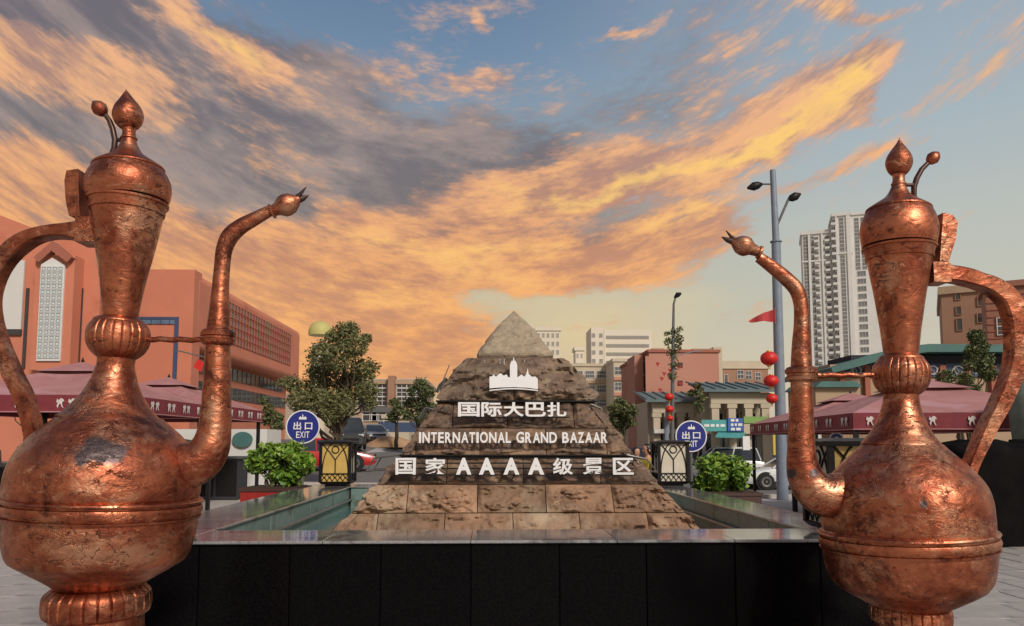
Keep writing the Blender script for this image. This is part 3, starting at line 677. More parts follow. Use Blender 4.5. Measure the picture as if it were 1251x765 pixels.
def ewer(name, label, Y, axis, parts, spout, bud, tip, ring_px, rod, handle, hthick, plate, stem, stembud, spots, sgn):
    mt = copper_material(name+'_metal', [])
    def cxp(py):                                      # the hand-beaten body leans and bends a little
        for (y0, x0), (y1, x1) in zip(axis, axis[1:]):
            if y1 <= py <= y0: return x0+(x1-x0)*(py-y0)/(y1-y0)
        return axis[0][1] if py > axis[0][0] else axis[-1][1]
    gb = P(axis[0][1], axis[0][0], Y); gb.z = 0
    root = thing(name, label, 'copper ewer', (gb.x, gb.y, 0))
    og = Vector(ORG[root.name])
    sp = [(Vector(P(x, y, Y-dy)) - og, r) for (x, y, dy, r) in spots]
    mt = copper_material(name+'_copper', [(tuple(p), r) for p, r in sp])
    for (pn, prof, k, grooves) in parts:
        pr = dens(prof, k) if k > 1 else prof
        ya, yb = pr[0][0], pr[-1][0]; A_ = P(cxp(ya), ya, Y); Z_ = P(cxp(yb), yb, Y)
        if pn == 'pedestal': A_ = Vector((gb.x, Y, 0))
        ax = (Z_-A_).normalized()
        if yb-ya > -14: ax = (P(cxp(yb-20), yb-20, Y)-P(cxp(ya+20), ya+20, Y)).normalized()
        zs_ = [P(cxp(y), y, Y).z for y, w in pr]
        if pn == 'pedestal': zs_ = [max(0, z) if i else 0 for i, z in enumerate(zs_)]
        pr = [((z-A_.z)/ax.z, solve(cxp(y), w, Y)) for z, (y, w) in zip(zs_, pr)]; gbp = A_
        b = MB()
        if grooves:
            mod = lambda an, h: 1 - .035*math.exp(-((((an*grooves/(2*math.pi)) % 1)-.5)/.07)**2)
            b.lathe(pr, grooves*10, gbp, ax, 0, mod)
        else:
            mod = lambda an, h: 1 + (.006 if pn in ('lower_body', 'upper_body', 'goblet') else .002)*noise.noise(Vector((math.cos(an)*2.6, math.sin(an)*2.6, h*4))) + .0015*noise.noise(Vector((math.cos(an)*8, math.sin(an)*8, h*16)))
            b.lathe(pr, 120, gbp, ax, 0, mod)
        b.build(pn, mt, root, 40)
    # spout
    def tube_px(pts, n=28, sub=5, pn='spout', flatten=None):
        d = []
        for i in range(len(pts)-1):
            p0 = pts[max(i-1, 0)]; p1 = pts[i]; p2 = pts[i+1]; p3 = pts[min(i+2, len(pts)-1)]
            for j in range(sub):
                t = j/sub
                d.append([.5*((2*p1[c]) + (-p0[c]+p2[c])*t + (2*p0[c]-5*p1[c]+4*p2[c]-p3[c])*t*t + (-p0[c]+3*p1[c]-3*p2[c]+p3[c])*t**3) for c in (0, 1, 2)])
        d.append(pts[-1]); b = MB()
        b.tube([P(x, y, Y) for x, y, r in d], [max(.003, r*Y/F/(1+abs(x-CX)**2/F**2*.35)) for x, y, r in d], n)
        return b.build(pn, mt, root, 50)
    sp_o = tube_px(spout)
    for (x, y, hw, hh) in ring_px:                    # raised rings round the pipe
        b = MB(); c = P(x, y, Y); rr = hw*Y/F/1.1; hz = hh*Y/F
        b.lathe([(-hz, rr*.82), (-hz*.8, rr*.93), (-hz*.35, rr*.97), (-hz*.25, rr*.90), (0, rr*.90), (hz*.1, rr), (hz*.5, rr*1.02), (hz*.85, rr*.9), (hz, rr*.7)], 40, c)
        b.build('ring', mt, sp_o, 30)
    (bx, by, br), (tx, ty) = bud, tip
    c = P(bx, by, Y); t = P(tx, ty, Y); d = (t-c).normalized(); rr = br*Y/F; L = (t-c).length
    s0 = Vector(P(spout[-1][0], spout[-1][1], Y)); back = (s0-c).length
    b = MB(); b.lathe([(-back, rr*.5), (-back*.95, rr*.68), (-back*.85, rr*.68), (-back*.8, rr*.5), (-rr*.85, rr*.62), (-rr*.4, rr*.95), (0, rr), (rr*.5, rr*.9), (rr*.9, rr*.6), (rr*1.15, rr*.38), (rr*1.3, rr*.3)], 28, c, d)
    bo = b.build('spout_bud', mt, sp_o, 40)
    up = Vector((0, 0, 1)); b = MB()
    b.tube([c+d*rr*.9, c+d*(rr*.9+(L-rr*.9)*.6)-up*.004, t], [rr*.36, rr*.25, .003], 10)
    u2 = c+d*rr*1.9+up*rr*.85
    b.tube([c+d*rr*.8+up*rr*.25, c+d*rr*1.35+up*rr*.45, u2], [rr*.24, rr*.18, .003], 8)
    b.build('beak', G['bronze_dark'], bo, 40)
    b = MB(); (x0, y0), (x1, y1) = rod
    n = 9; b.tube([P(x0+(x1-x0)*k/n, y0+(y1-y0)*k/n+.8*math.sin(k*2.1), Y) for k in range(n+1)], 3.4*Y/F, 12); b.build('stay_rod', mt, root, 50)
    # handle: flat hollow strap of rectangular section
    d = []; pts = handle
    for i in range(len(pts)-1):
        p0 = pts[max(i-1, 0)]; p1 = pts[i]; p2 = pts[i+1]; p3 = pts[min(i+2, len(pts)-1)]
        for j in range(6):
            t = j/6
            d.append([.5*((2*p1[c_]) + (-p0[c_]+p2[c_])*t + (2*p0[c_]-5*p1[c_]+4*p2[c_]-p3[c_])*t*t + (-p0[c_]+3*p1[c_]-3*p2[c_]+p3[c_])*t**3) for c_ in (0, 1, 2)])
    d.append(pts[-1]); b = MB(); vs = []; wd = .052
    for i, (x, y, th) in enumerate(d):
        th *= .84
        a_ = d[max(i-1, 0)]; c_ = d[min(i+1, len(d)-1)]
        tx_, ty_ = c_[0]-a_[0], c_[1]-a_[1]; l = math.hypot(tx_, ty_); nx_, ny_ = -ty_/l, tx_/l
        o_ = P(x+nx_*th/2, y+ny_*th/2, Y); i_ = P(x-nx_*th/2, y-ny_*th/2, Y); md = (o_+i_)/2
        bl = .18
        for (q, ww) in ((o_+(md-o_)*bl, -wd), (o_, -wd*.8), (o_+(md-o_)*.12, 0), (o_, wd*.8), (o_+(md-o_)*bl, wd), (i_+(md-i_)*bl, wd), (i_, wd*.8), (i_+(md-i_)*.12, 0), (i_, -wd*.8), (i_+(md-i_)*bl, -wd)):
            vs.append(Vector(q) + Vector((0, ww + .004*noise.noise(Vector(q)*9), .003*noise.noise(Vector(q)*14))))
    m_ = 10; nn_ = len(d)
    b.add(vs, [(i*m_+k, i*m_+(k+1) % m_, (i+1)*m_+(k+1) % m_, (i+1)*m_+k) for i in range(nn_-1) for k in range(m_)] + [tuple(range(m_)), tuple((nn_-1)*m_+k for k in range(m_))])
    hd = b.build('handle', mt, root, 35)
    x, y, _ = pts[0]; c = P(x, y, Y); hh = hthick*Y/F/2
    b = MB(); b.box(c.x-hh*.9, c.x+hh*.9, Y-.07, Y+.07, c.z-hh*1.05, c.z+hh*1.05); b.build('handle_block', mt, hd)
    b = MB(); o2 = [(P(x, y, Y).x, P(x, y, Y).z) for x, y in plate]; b.prism(o2, lambda u, v, w: (u, Y-.07+w, v), .14); b.build('hinge_plate', mt, root)
    b = MB(); r_ = stem[-1][2]
    b.tube([P(x, y, Y) for x, y, r in stem], [r*Y/F for x, y, r in stem], 10); st = b.build('thumb_stem', G['bronze_dark'], root, 50)
    (x, y, r) = stembud; c = P(x, y, Y); rr = r*Y/F; dd = (c-P(stem[0][0], stem[0][1], Y)).normalized()
    b = MB(); b.lathe([(-rr*1.25, rr*.35), (-rr*.8, rr*.75), (-rr*.2, rr), (rr*.4, rr*.85), (rr*.9, rr*.45), (rr*1.25, .003)], 20, c, dd); b.build('thumb_bud', mt, st, 50)
    return root

left_parts = [
    ('pedestal', [(820, 75), (800, 66), (785, 61), (765, 58), (752, 58)], 4, 0),
    ('collar', [(752, 58), (749, 64), (742, 66.5), (732, 66.5), (724, 65), (719, 60), (716, 56)], 3, 26),
    ('lower_body', [(720, 48), (711, 60), (704, 71), (696, 85), (689, 97), (684.5, 104.5), (681, 108.5), (672, 112.5), (660, 115.5), (645, 117.5), (630, 118), (622, 115)], 3, 0),
    ('belly_band', [(634, 116), (633.7, 118), (631, 118.5), (630.5, 122.3), (628.3, 123.2), (627.6, 118.8), (625.6, 118.8), (625, 122.8), (620, 124.4), (615, 122.8), (614.4, 118.4), (612.6, 118.4), (612, 123.2), (610, 124.6), (608, 123.2), (607.4, 118), (606, 117)], 1, 0),
    ('upper_body', [(616, 114), (610, 117.5), (604, 119.5), (596, 120), (585, 119), (574, 117), (563.5, 113.5), (553, 108), (543, 101), (532, 91), (522, 79), (511, 65)], 4, 0),
    ('neck', [(513, 64), (511, 65.3), (506, 58.5), (499, 51.5), (490, 44), (480, 36.5), (467, 30), (455, 26), (445, 23.5), (434, 24)], 4, 0),
    ('ribbed_knob', [(439, 22), (436, 27), (430, 34), (420, 39.5), (410, 40.5), (402, 39), (396, 35), (392, 31)], 3, 22),
    ('knob_cap', [(394, 33), (391.5, 32), (389, 27), (387, 22.5)], 2, 0),
    ('goblet', [(388, 22.5), (376, 23.6), (357, 26.5), (335, 30.5), (312, 35.5), (290, 40), (272, 43.2), (259, 45.5)], 4, 0),
    ('goblet_lip', [(261, 44.5), (260.5, 47), (257, 48), (256.5, 46.8), (250, 49.3), (249.5, 51.3), (247, 52), (246.5, 50)], 1, 0),
    ('goblet_shoulder', [(246, 50.5), (240, 53.5), (232, 55), (224, 54.5), (216, 51.5), (210, 47.5), (206, 45)], 4, 0),
    ('lid', [(207, 46.5), (205, 46.5), (202, 42), (198, 35), (194, 28), (189, 20), (184, 15.5), (178, 12), (171, 9.5)], 3, 0),
    ('lid_neck', [(171, 9.6), (170, 11), (168.5, 11), (167, 9), (160, 8.5), (157, 9.5)], 2, 0),
    ('finial', [(158, 8), (156, 12), (151, 17), (144, 20), (138, 19.8), (131, 17), (124, 11.5), (117, 6), (112, 2), (109.5, .5)], 4, 0),
]
ewer('left_copper_ewer'.replace('left_', ''), 'giant hammered copper ewer with dark grey stain on its shoulder, spout curving right', 4.0, [(820, 117), (735, 119), (682, 122), (615, 129), (522, 133.5), (490, 137.5), (455, 141.5), (408, 144), (388, 147), (312, 152.5), (232, 158), (200, 157), (139, 158), (109, 154)], left_parts,
     [(200, 572, 31), (216, 571, 31), (232, 568, 30), (247, 560, 27), (257, 546, 24), (262, 526, 20.5), (264, 500, 18.5), (265, 470, 17.2), (266, 440, 16), (266, 412, 14.5), (267, 395, 14), (268, 375, 12.2), (269.5, 350, 10.6), (271.5, 325, 10), (274, 305, 10.3), (281, 289, 11), (294, 277, 10), (312, 267, 8.6), (330, 257.5, 7)],
     (350, 250.5, 13.8), (377, 238.5), [(266.5, 412, 22.5, 9.5)], ((180, 414.5), (250, 415.5)),
     [(113, 284, 29), (100, 284, 27), (84, 283, 20), (66, 284, 17), (46, 288, 18), (26, 298, 21), (8, 315, 23), (-6, 338, 23), (-12, 365, 22), (-9, 393, 21), (2, 425, 20), (15, 455, 20), (28, 482, 20), (37, 508, 19), (43, 535, 18), (52, 560, 16)], 29,
     [(104, 212), (90, 214), (87.5, 226), (89, 250), (93, 268), (106, 270)],
     [(129, 141, 3), (133.5, 147, 3.2), (137.5, 157, 3.5), (140.5, 171, 3.6), (139.5, 182, 3.6), (134.5, 194, 3.6)], (121, 132, 9.5),
     [(116, 549, .44, (.16, .2, .075)), (98, 560, .44, (.05, .2, .05)), (134, 548, .42, (.06, .2, .06))], 1)
right_parts = [
    ('pedestal', [(840, 62), (800, 52), (778, 47), (765, 45.5), (758, 46)], 4, 0),
    ('collar', [(761, 46), (759, 50), (755, 51.5), (747, 51.5), (742, 50.5), (739, 47)], 3, 26),
    ('lower_body', [(742, 45), (737, 56), (730, 69), (723, 82), (716.5, 92.5), (712, 97), (705, 102), (694, 105), (682, 107), (668, 107.8), (660, 104)], 3, 0),
    ('belly_band', [(673, 106), (672.7, 107.6), (670, 108), (669.5, 111.3), (667.3, 112), (666.6, 108), (664.9, 108), (664.3, 111.6), (659.5, 113.1), (655, 111.6), (654.4, 107.6), (652.6, 107.6), (652, 112), (650, 113.4), (648, 112), (647.4, 107), (645, 105)], 1, 0),
    ('upper_body', [(656, 103), (650, 106), (643, 107.8), (634, 108), (622, 107.5), (609, 106), (597, 102.5), (586, 96), (575, 86.5), (564, 75.5), (553, 62), (543, 51)], 4, 0),
    ('neck', [(545, 50), (543, 51.3), (533, 42.5), (525, 37), (517, 32.5), (508, 28.5), (500, 25.5), (492, 23.5), (484, 22.5), (478, 22)], 4, 0),
    ('ribbed_knob', [(483, 21), (480, 26), (474, 32.5), (465, 36.5), (456, 37.5), (448, 36), (441, 31), (437, 27)], 3, 22),
    ('knob_cap', [(439, 29), (436.5, 28), (434.5, 24.5), (433, 22.5)], 2, 0),
    ('goblet', [(434, 22), (420, 24), (401, 26.5), (380, 30), (359, 33.5), (340, 37.5), (325, 40.5), (317, 42.5)], 4, 0),
    ('goblet_lip', [(318, 41.5), (317.5, 43.8), (314.5, 44.8), (314, 43.5), (306, 46.5), (305.5, 48.3), (303, 49), (302.5, 47)], 1, 0),
    ('goblet_shoulder', [(301, 48), (294, 49.5), (284, 51), (276, 50.3), (268, 48), (261, 44.5), (257, 42)], 4, 0),
    ('lid', [(258, 43.5), (256, 43), (253.5, 39), (250, 33), (246, 26), (242, 19.5), (237, 14.5), (232, 11.5), (227, 9)], 3, 0),
    ('lid_neck', [(227, 9.2), (226, 10), (224.5, 10), (223, 8.4), (216, 8), (213, 9)], 2, 0),
    ('finial', [(214, 7.5), (212.5, 11), (208, 15), (202, 17.6), (196, 17.8), (190, 15.5), (183, 10.5), (177, 5.5), (172, 2), (168.5, .5)], 4, 0),
]
ewer('copper_ewer', 'giant hammered copper ewer with spout curving left in front of the white tower', 4.4, [(840, 1114), (745, 1112), (665, 1107), (600, 1101), (501, 1101), (401, 1100.5), (280, 1097.5), (196, 1098), (169, 1099)], right_parts,
     [(1040, 604, 29), (1024, 605, 29), (1008, 605, 28.5), (995, 598, 26), (985, 584, 23), (980, 566, 19.5), (979, 545, 17), (979, 515, 15.5), (979.5, 485, 14), (979, 462, 13.5), (979, 445, 13.2), (979, 420, 11.8), (979.5, 395, 10), (978.5, 372, 9.4), (973, 354, 9.6), (960, 340, 9.2), (943, 326, 8.4), (927, 314.5, 7)],
     (908.5, 300.5, 12.6), (881.5, 289.5), [(979, 457, 21, 9.5)], ((998, 458.5), (1066, 458.5)),
     [(1143, 335, 23), (1158, 335, 23), (1176, 338, 22), (1196, 344, 21), (1215, 352, 23), (1231, 366, 26), (1239, 386, 27), (1242, 412, 26), (1240, 440, 25), (1233, 466, 24), (1220, 495, 22), (1207, 520, 20), (1196, 543, 18), (1188, 562, 16), (1180, 582, 15), (1170, 600, 14)], 24,
     [(1144, 264), (1156, 267), (1161.5, 276), (1159, 296), (1151, 322), (1140, 322)],
     [(1133, 200, 3), (1126, 207, 3.2), (1120, 218, 3.4), (1116.5, 229, 3.5), (1116.5, 240, 3.5), (1121, 251, 3.5)], (1140.5, 192.5, 8.2),
     [(967, 579, .05, (.03, .2, .03)), (990, 578, .05, (.03, .2, .03)), (1131, 617, .45, (.02, .1, .025))], -1)
for o in [o for o in bpy.data.objects if o.name.startswith('copper_ewer') and o.type == 'EMPTY']: pass
for (nm, px0, px1, py, Y) in (('copper_ewer', 141, 152, 171, 4.0), ('copper_ewer.001', 1118, 1106, 226, 4.4)):
    b = MB(); b.tube([P(px0, py, Y), P(px1, py, Y)], .012, 8); b.build('stem_strut', G['bronze_dark'], bpy.data.objects[nm], 50)

# ------------------------------------------------------------------ box lanterns standing on the coping
def box_lantern(cx, cy, panel, label, rot=0):
    w, h = .46, .72; z0 = ZC
    t = thing('box_lantern', label, 'lantern', (cx, cy, z0), 'box lanterns on the pool corners', rot, True)
    def bx(nm, m, *a, parent=None):
        b = MB(); b.box(*a); o = b.build(nm, m, parent or t); return o
    a = w/2
    for i in (-1, 1):
        for j in (-1, 1): bx('post', G['metal_black'], i*a-.022, i*a+.022, j*a-.022, j*a+.022, .075, h-.05)
    b = MB(); b.frus(0, 0, 0, .03, a-.06, a-.06, a-.06, a-.06); b.frus(0, 0, .031, .075, a-.02, a-.02, a+.03, a+.03); b.build('base', G['metal_black'], t)
    b = MB(); b.frus(0, 0, h-.05, h-.015, a+.04, a+.04, a+.045, a+.045); b.frus(0, 0, h-.014, h+.01, a+.02, a+.02, a-.10, a-.10); b.build('cap', G['metal_black'], t)
    for k in range(4):
        Mx = Matrix.Rotation(k*math.pi/2, 4, 'Z')
        b = MB(); b.box(-a+.022, a-.022, -a+.008, -a+.014, .078, h-.052, 0, Mx); pn = b.build('glass_panel', panel if k % 2 == 0 else G['panel_cream'], t)
        b = MB(); ww = a-.022; z1 = h-.052; zb = .20; r = .0085
        def q(u, z): return Mx @ Vector((u, -a-.001, z))
        b.tube([q(-ww, zb), q(ww, zb)], r*1.2, 6); b.tube([q(0, zb), q(0, zb+.22)], r, 6)
        for s in (-1, 1):
            b.tube([q(s*ww*math.cos(x_)*.98, zb+(z1-zb)*1.05*math.sin(x_)) for x_ in [i/10*1.25 for i in range(11)] if zb+(z1-zb)*1.05*math.sin(x_) < z1+.001], r, 6)
            b.tube([q(s*ww*.98, z1), q(s*ww*.45, z1-.12), q(0, zb+.22)], r, 6)
        b.tube([q(.055*math.cos(x_), z1-.09+.055*math.sin(x_)) for x_ in [i/12*2*math.pi for i in range(13)]], r, 6)
        for i in range(5):
            u0 = -ww+2*ww*i/5; u1 = u0+2*ww/5
            b.tube([q(u0, zb), q((u0+u1)/2, zb-.07), q(u1, zb)], r*.8, 5); b.tube([q(u0, .085), q((u0+u1)/2, zb-.045), q(u1, .085)], r*.8, 5)
        b.build('tracery', G['metal_black'], pn, 50)
    return t
def lx(px, Y): return P(px, 590, Y).x
box_lantern(lx(412, 11.95), 12.0, G['panel_yellow'], 'black box lantern with yellow glass panels on the back left corner of the pool coping')
box_lantern(lx(820, 11.95), 12.0, G['panel_cream'], 'black box lantern with cream glass panels on the back right corner of the pool coping')
box_lantern(XL0+.36, 5.72, G['panel_yellow'], 'black box lantern with yellow panels mostly hidden behind the left copper ewer')
box_lantern(XR0-.28, 5.72, G['panel_yellow'], 'black box lantern mostly hidden between the spout and body of the right copper ewer')

# ------------------------------------------------------------------ round exit signs
def exit_sign(px, py, rp_, Y, label):
    c = P(px, py, Y); r = rp_*Y/F
    g0 = gz(c.x, Y)
    t = thing('exit_sign', label, 'sign', (c.x, Y, g0), 'round blue exit signs')
    b = MB(); b.lathe([(0, r), (.012, r*1.0), (.03, r), (.031, r*.995)], 64, c, Vector((0, 1, 0))); d = b.build('sign_rim', G['sign_white'], t, 30)
    b = MB(); b.lathe([(-.004, r*.93), (0, r*.935)], 64, c, Vector((0, 1, 0))); d = b.build('sign_disc', G['sign_blue'], t, 30)
    s = rp_/20.
    def gl(ch, x0, x1, y0, y1, bo): glyph(ch, px+x0*s, px+x1*s, py+y0*s, py+y1*s, Y-.010, .006, d, G['sign_white'], bo)
    gl('出', -11.5, -2, -6, 3.6, .02); gl('口', 2.2, 11.5, -5, 3.4, .02)
    for ch, x0, x1 in (('E', -8.2, -4), ('X', -3.8, 1.2), ('I', 2, 3), ('T', 3.6, 8)): gl(ch, x0, x1, 5.6, 13.4, .008)
    b = MB(); sp = [(-4.5, -8.8), (-4.5, -11), (-3, -12.6), (-1.6, -11.4), (-.6, -11.6), (-.6, -14), (0, -15.4), (.6, -14), (.6, -11.6), (1.6, -11.4), (3, -12.6), (4.5, -11), (4.5, -8.8)]
    b.prism([(P(px+x*s, py+y*s, Y).x, P(px+x*s, py+y*s, Y).z) for x, y in sp], lambda u, v, w: (u, Y-.010+w, v), .006)
    b.build('skyline_emblem', G['sign_white'], d)
    b = MB(); b.tube([(c.x, Y+.05, g0), (c.x, Y+.05, c.z+r*.6)], .028, 12); b.lathe([(0, .14), (.02, .14), (.03, .05)], 20, (c.x, Y+.05, g0)); b.build('pole', G['metal_grey'], t, 40)
exit_sign(370, 521.5, 20.3, 13.6, 'round blue exit sign on a post behind the bush left of the pyramid')
exit_sign(844.5, 533, 19.3, 13.6, 'round blue exit sign on a post beside the cream lantern right of the pyramid')

# ------------------------------------------------------------------ foliage
def leaf_cloud(b, centers, n, size, squash=1., mi=(0,), seed=1, shell=.55, aspect=.45, droop=.3):
    rnd = random.Random(seed); tot = sum(c[3]**2 for c in centers)
    for (cx, cy, cz, r) in centers:
        for _ in range(int(n*r*r/tot)):
            th = rnd.uniform(0, 2*math.pi); ph = math.acos(rnd.uniform(-1, 1)); rr = r*(shell+(1-shell)*rnd.random()**.7)*(1+.15*rnd.gauss(0, 1))
            p = Vector((cx+rr*math.sin(ph)*math.cos(th), cy+rr*math.sin(ph)*math.sin(th), cz+rr*squash*math.cos(ph)))
            d = Vector((rnd.gauss(0, 1), rnd.gauss(0, 1), rnd.gauss(0, .6)-droop)).normalized(); s = size*rnd.uniform(.6, 1.35)
            e = d.cross(Vector((rnd.gauss(0, 1), rnd.gauss(0, 1), rnd.gauss(0, 1)))).normalized()*s*aspect
            f = d.cross(e).normalized()*s*.10
            b.add([p-d*s*.5, p+e*.5+f, p+d*s*.5, p-e*.5+f], [(0, 1, 2), (0, 2, 3)], rnd.choice(mi))
def limb(b, p0, p1, r0, r1, rnd, wob=.06, n=6):
    L = (p1-p0).length; pts = []
    for k in range(n+1):
        t = k/n; q = p0.lerp(p1, t); w = wob*L*math.sin(math.pi*t)
        pts.append(q+Vector((rnd.gauss(0, 1)*w*.5, rnd.gauss(0, 1)*w*.5, 0)))
    b.tube(pts, [r0+(r1-r0)*k/n for k in range(n+1)], 8)
def tree(name, label, base, H, clumps, n, leaf, mats, seed, cat='tree', trunk_r=.14, group=None, fork=.35):
    t = thing(name, label, cat, base, group); rnd = random.Random(seed); B = Vector(base)
    b = MB(); top = B+Vector((rnd.uniform(-.1, .1), 0, H*fork)); limb(b, B, top, trunk_r, trunk_r*.75, rnd, .03)
    for (x, y, z, r) in clumps:
        c = Vector((B.x+x, B.y+y, B.z+z)); st = B.lerp(top, .55+.45*rnd.random()) if z < H*.6 else top
        limb(b, st, c, trunk_r*.45, trunk_r*.08, rnd, .12)
        for _ in range(3):
            e = c+Vector((rnd.gauss(0, .5), rnd.gauss(0, .5), rnd.gauss(0, .4)))*r; limb(b, c, e, trunk_r*.12, trunk_r*.03, rnd, .1, 3)
    b.build('trunk', G['bark'], t, 50)
    b = MB(); leaf_cloud(b, [(B.x+x, B.y+y, B.z+z, r) for x, y, z, r in clumps], n, leaf, .85, tuple(range(len(mats))), seed)
    b.build('crown', mats, t, recalc=False)
    return t
def px_clumps(base, Y, lst, jit=.5, seed=0):          # clump centres given in photo pixels
    rnd = random.Random(seed); out = []
    for (px, py, r) in lst:
        p = P(px, py, Y); rr = r*Y/F; out.append((p.x-base[0], rnd.uniform(-jit, jit), p.z-base[2], rr))
    return out
Yt = 26.; bx_ = P(412, 540, Yt).x; bs = (bx_, Yt, gz(bx_, Yt))
cl = [(425, 412, 17), (440, 428, 15), (408, 420, 15), (398, 436, 16), (420, 440, 20), (447, 452, 17), (382, 452, 16), (404, 458, 20), (430, 470, 20), (452, 478, 14), (385, 478, 20),
      (362, 470, 11), (372, 490, 15), (398, 492, 18), (422, 494, 18), (444, 490, 13), (350, 472, 8), (338, 466, 7), (363, 503, 10), (410, 508, 12), (432, 404, 10), (445, 412, 8), (418, 400, 7)]
tree('broadleaf_tree', 'dusty olive green tree with loose crown behind the left exit sign and yellow lantern', bs, 5.2, px_clumps(bs, Yt, cl, 1.1, 4), 13000, .135, [G['leaf_dark'], G['leaf_olive'], G['leaf_olive']], 11, trunk_r=.15)

def planter(px0, px1, Y, ztop, zb0, zb1, body, label, seed, rim):
    x0, x1 = P(px0, 600, Y).x, P(px1, 600, Y).x; cx = (x0+x1)/2; w = (x1-x0)/2
    t = thing('planter_box', label, 'planter', (cx, Y, 0)); b = MB()
    b.box(cx-w, cx+w, Y-.35, Y+.35, zb0, zb1-.05); b.build('box', body, t)
    b = MB(); b.box(cx-w-.02, cx+w+.02, Y-.37, Y+.37, zb1-.049, zb1); b.build('rim', rim, t)
    b = MB()
    for i in (-1, 1):
        for j in (-1, 1): b.box(cx+i*(w-.08)-.03, cx+i*(w-.08)+.03, Y+j*.28-.03, Y+j*.28+.03, 0, zb0)
    b.build('stand', G['metal_black'], t)
    b = MB(); b.box(cx-w+.03, cx+w-.03, Y-.32, Y+.32, zb1+.001, zb1+.01); b.build('soil', G['soil'], t)
    return t
def bush(px0, px1, py0, py1, Y, label, seed, mats, n=2600, leaf=.115):
    rnd = random.Random(seed); a = P(px0, py1, Y); c = P(px1, py0, Y); cx = (a.x+c.x)/2; zb = a.z
    t = thing('leafy_bush', label, 'bush', (cx, Y, zb)); W_ = (c.x-a.x)/2; H_ = c.z-a.z
    b = MB(); cs = []
    for k in range(34):
        u = rnd.uniform(-1, 1); v = rnd.random()**.8; s = math.sqrt(max(0, 1-(abs(u)**2.2)*(.35+.65*max(0, v-.4)/.6)))
        x = cx+u*W_*.80*(.80+.2*v if v > .3 else .72); y = Y+rnd.uniform(-.30, .30); z = zb+H_*(.18+.66*v*s)
        cs.append((x, y, z, rnd.uniform(.11, .19)))
        limb(b, Vector((cx+u*W_*.45, Y+rnd.uniform(-.15, .15), zb)), Vector((x, y, z)), .012, .004, rnd, .15, 5)
    b.build('stems', G['bark'], t, 50)
    b = MB(); lo = [c_ for c_ in cs if c_[2] < zb+H_*.55]; hi = [c_ for c_ in cs if c_[2] >= zb+H_*.45]
    leaf_cloud(b, lo, int(n*.5), leaf, .9, (0, 0, 0, 1), seed, .3, .5); leaf_cloud(b, hi, int(n*.65), leaf, .9, (0, 1, 1), seed+5, .35, .5)
    b.build('foliage', mats, t, recalc=False)
planter(303, 372, 11.6, .9, .36, .91, G['planter_red'], 'red planter box with dark rim beside the left coping of the pool', 1, G['planter_brown'])
bush(300, 388, 531, 597, 11.6, 'bright green leafy bush in the red planter box left of the yellow lantern', 21, [G['leaf_bright'], G['leaf_pale']])
planter(852, 921, 12.3, .9, .30, .78, G['planter_brown'], 'dark brown planter box beside the right coping of the pool', 2, G['planter_brown'])
bush(840, 921, 552, 608, 12.3, 'bright green leafy bush in the brown planter below the right exit sign', 33, [G['leaf_bright'], G['leaf_pale']])

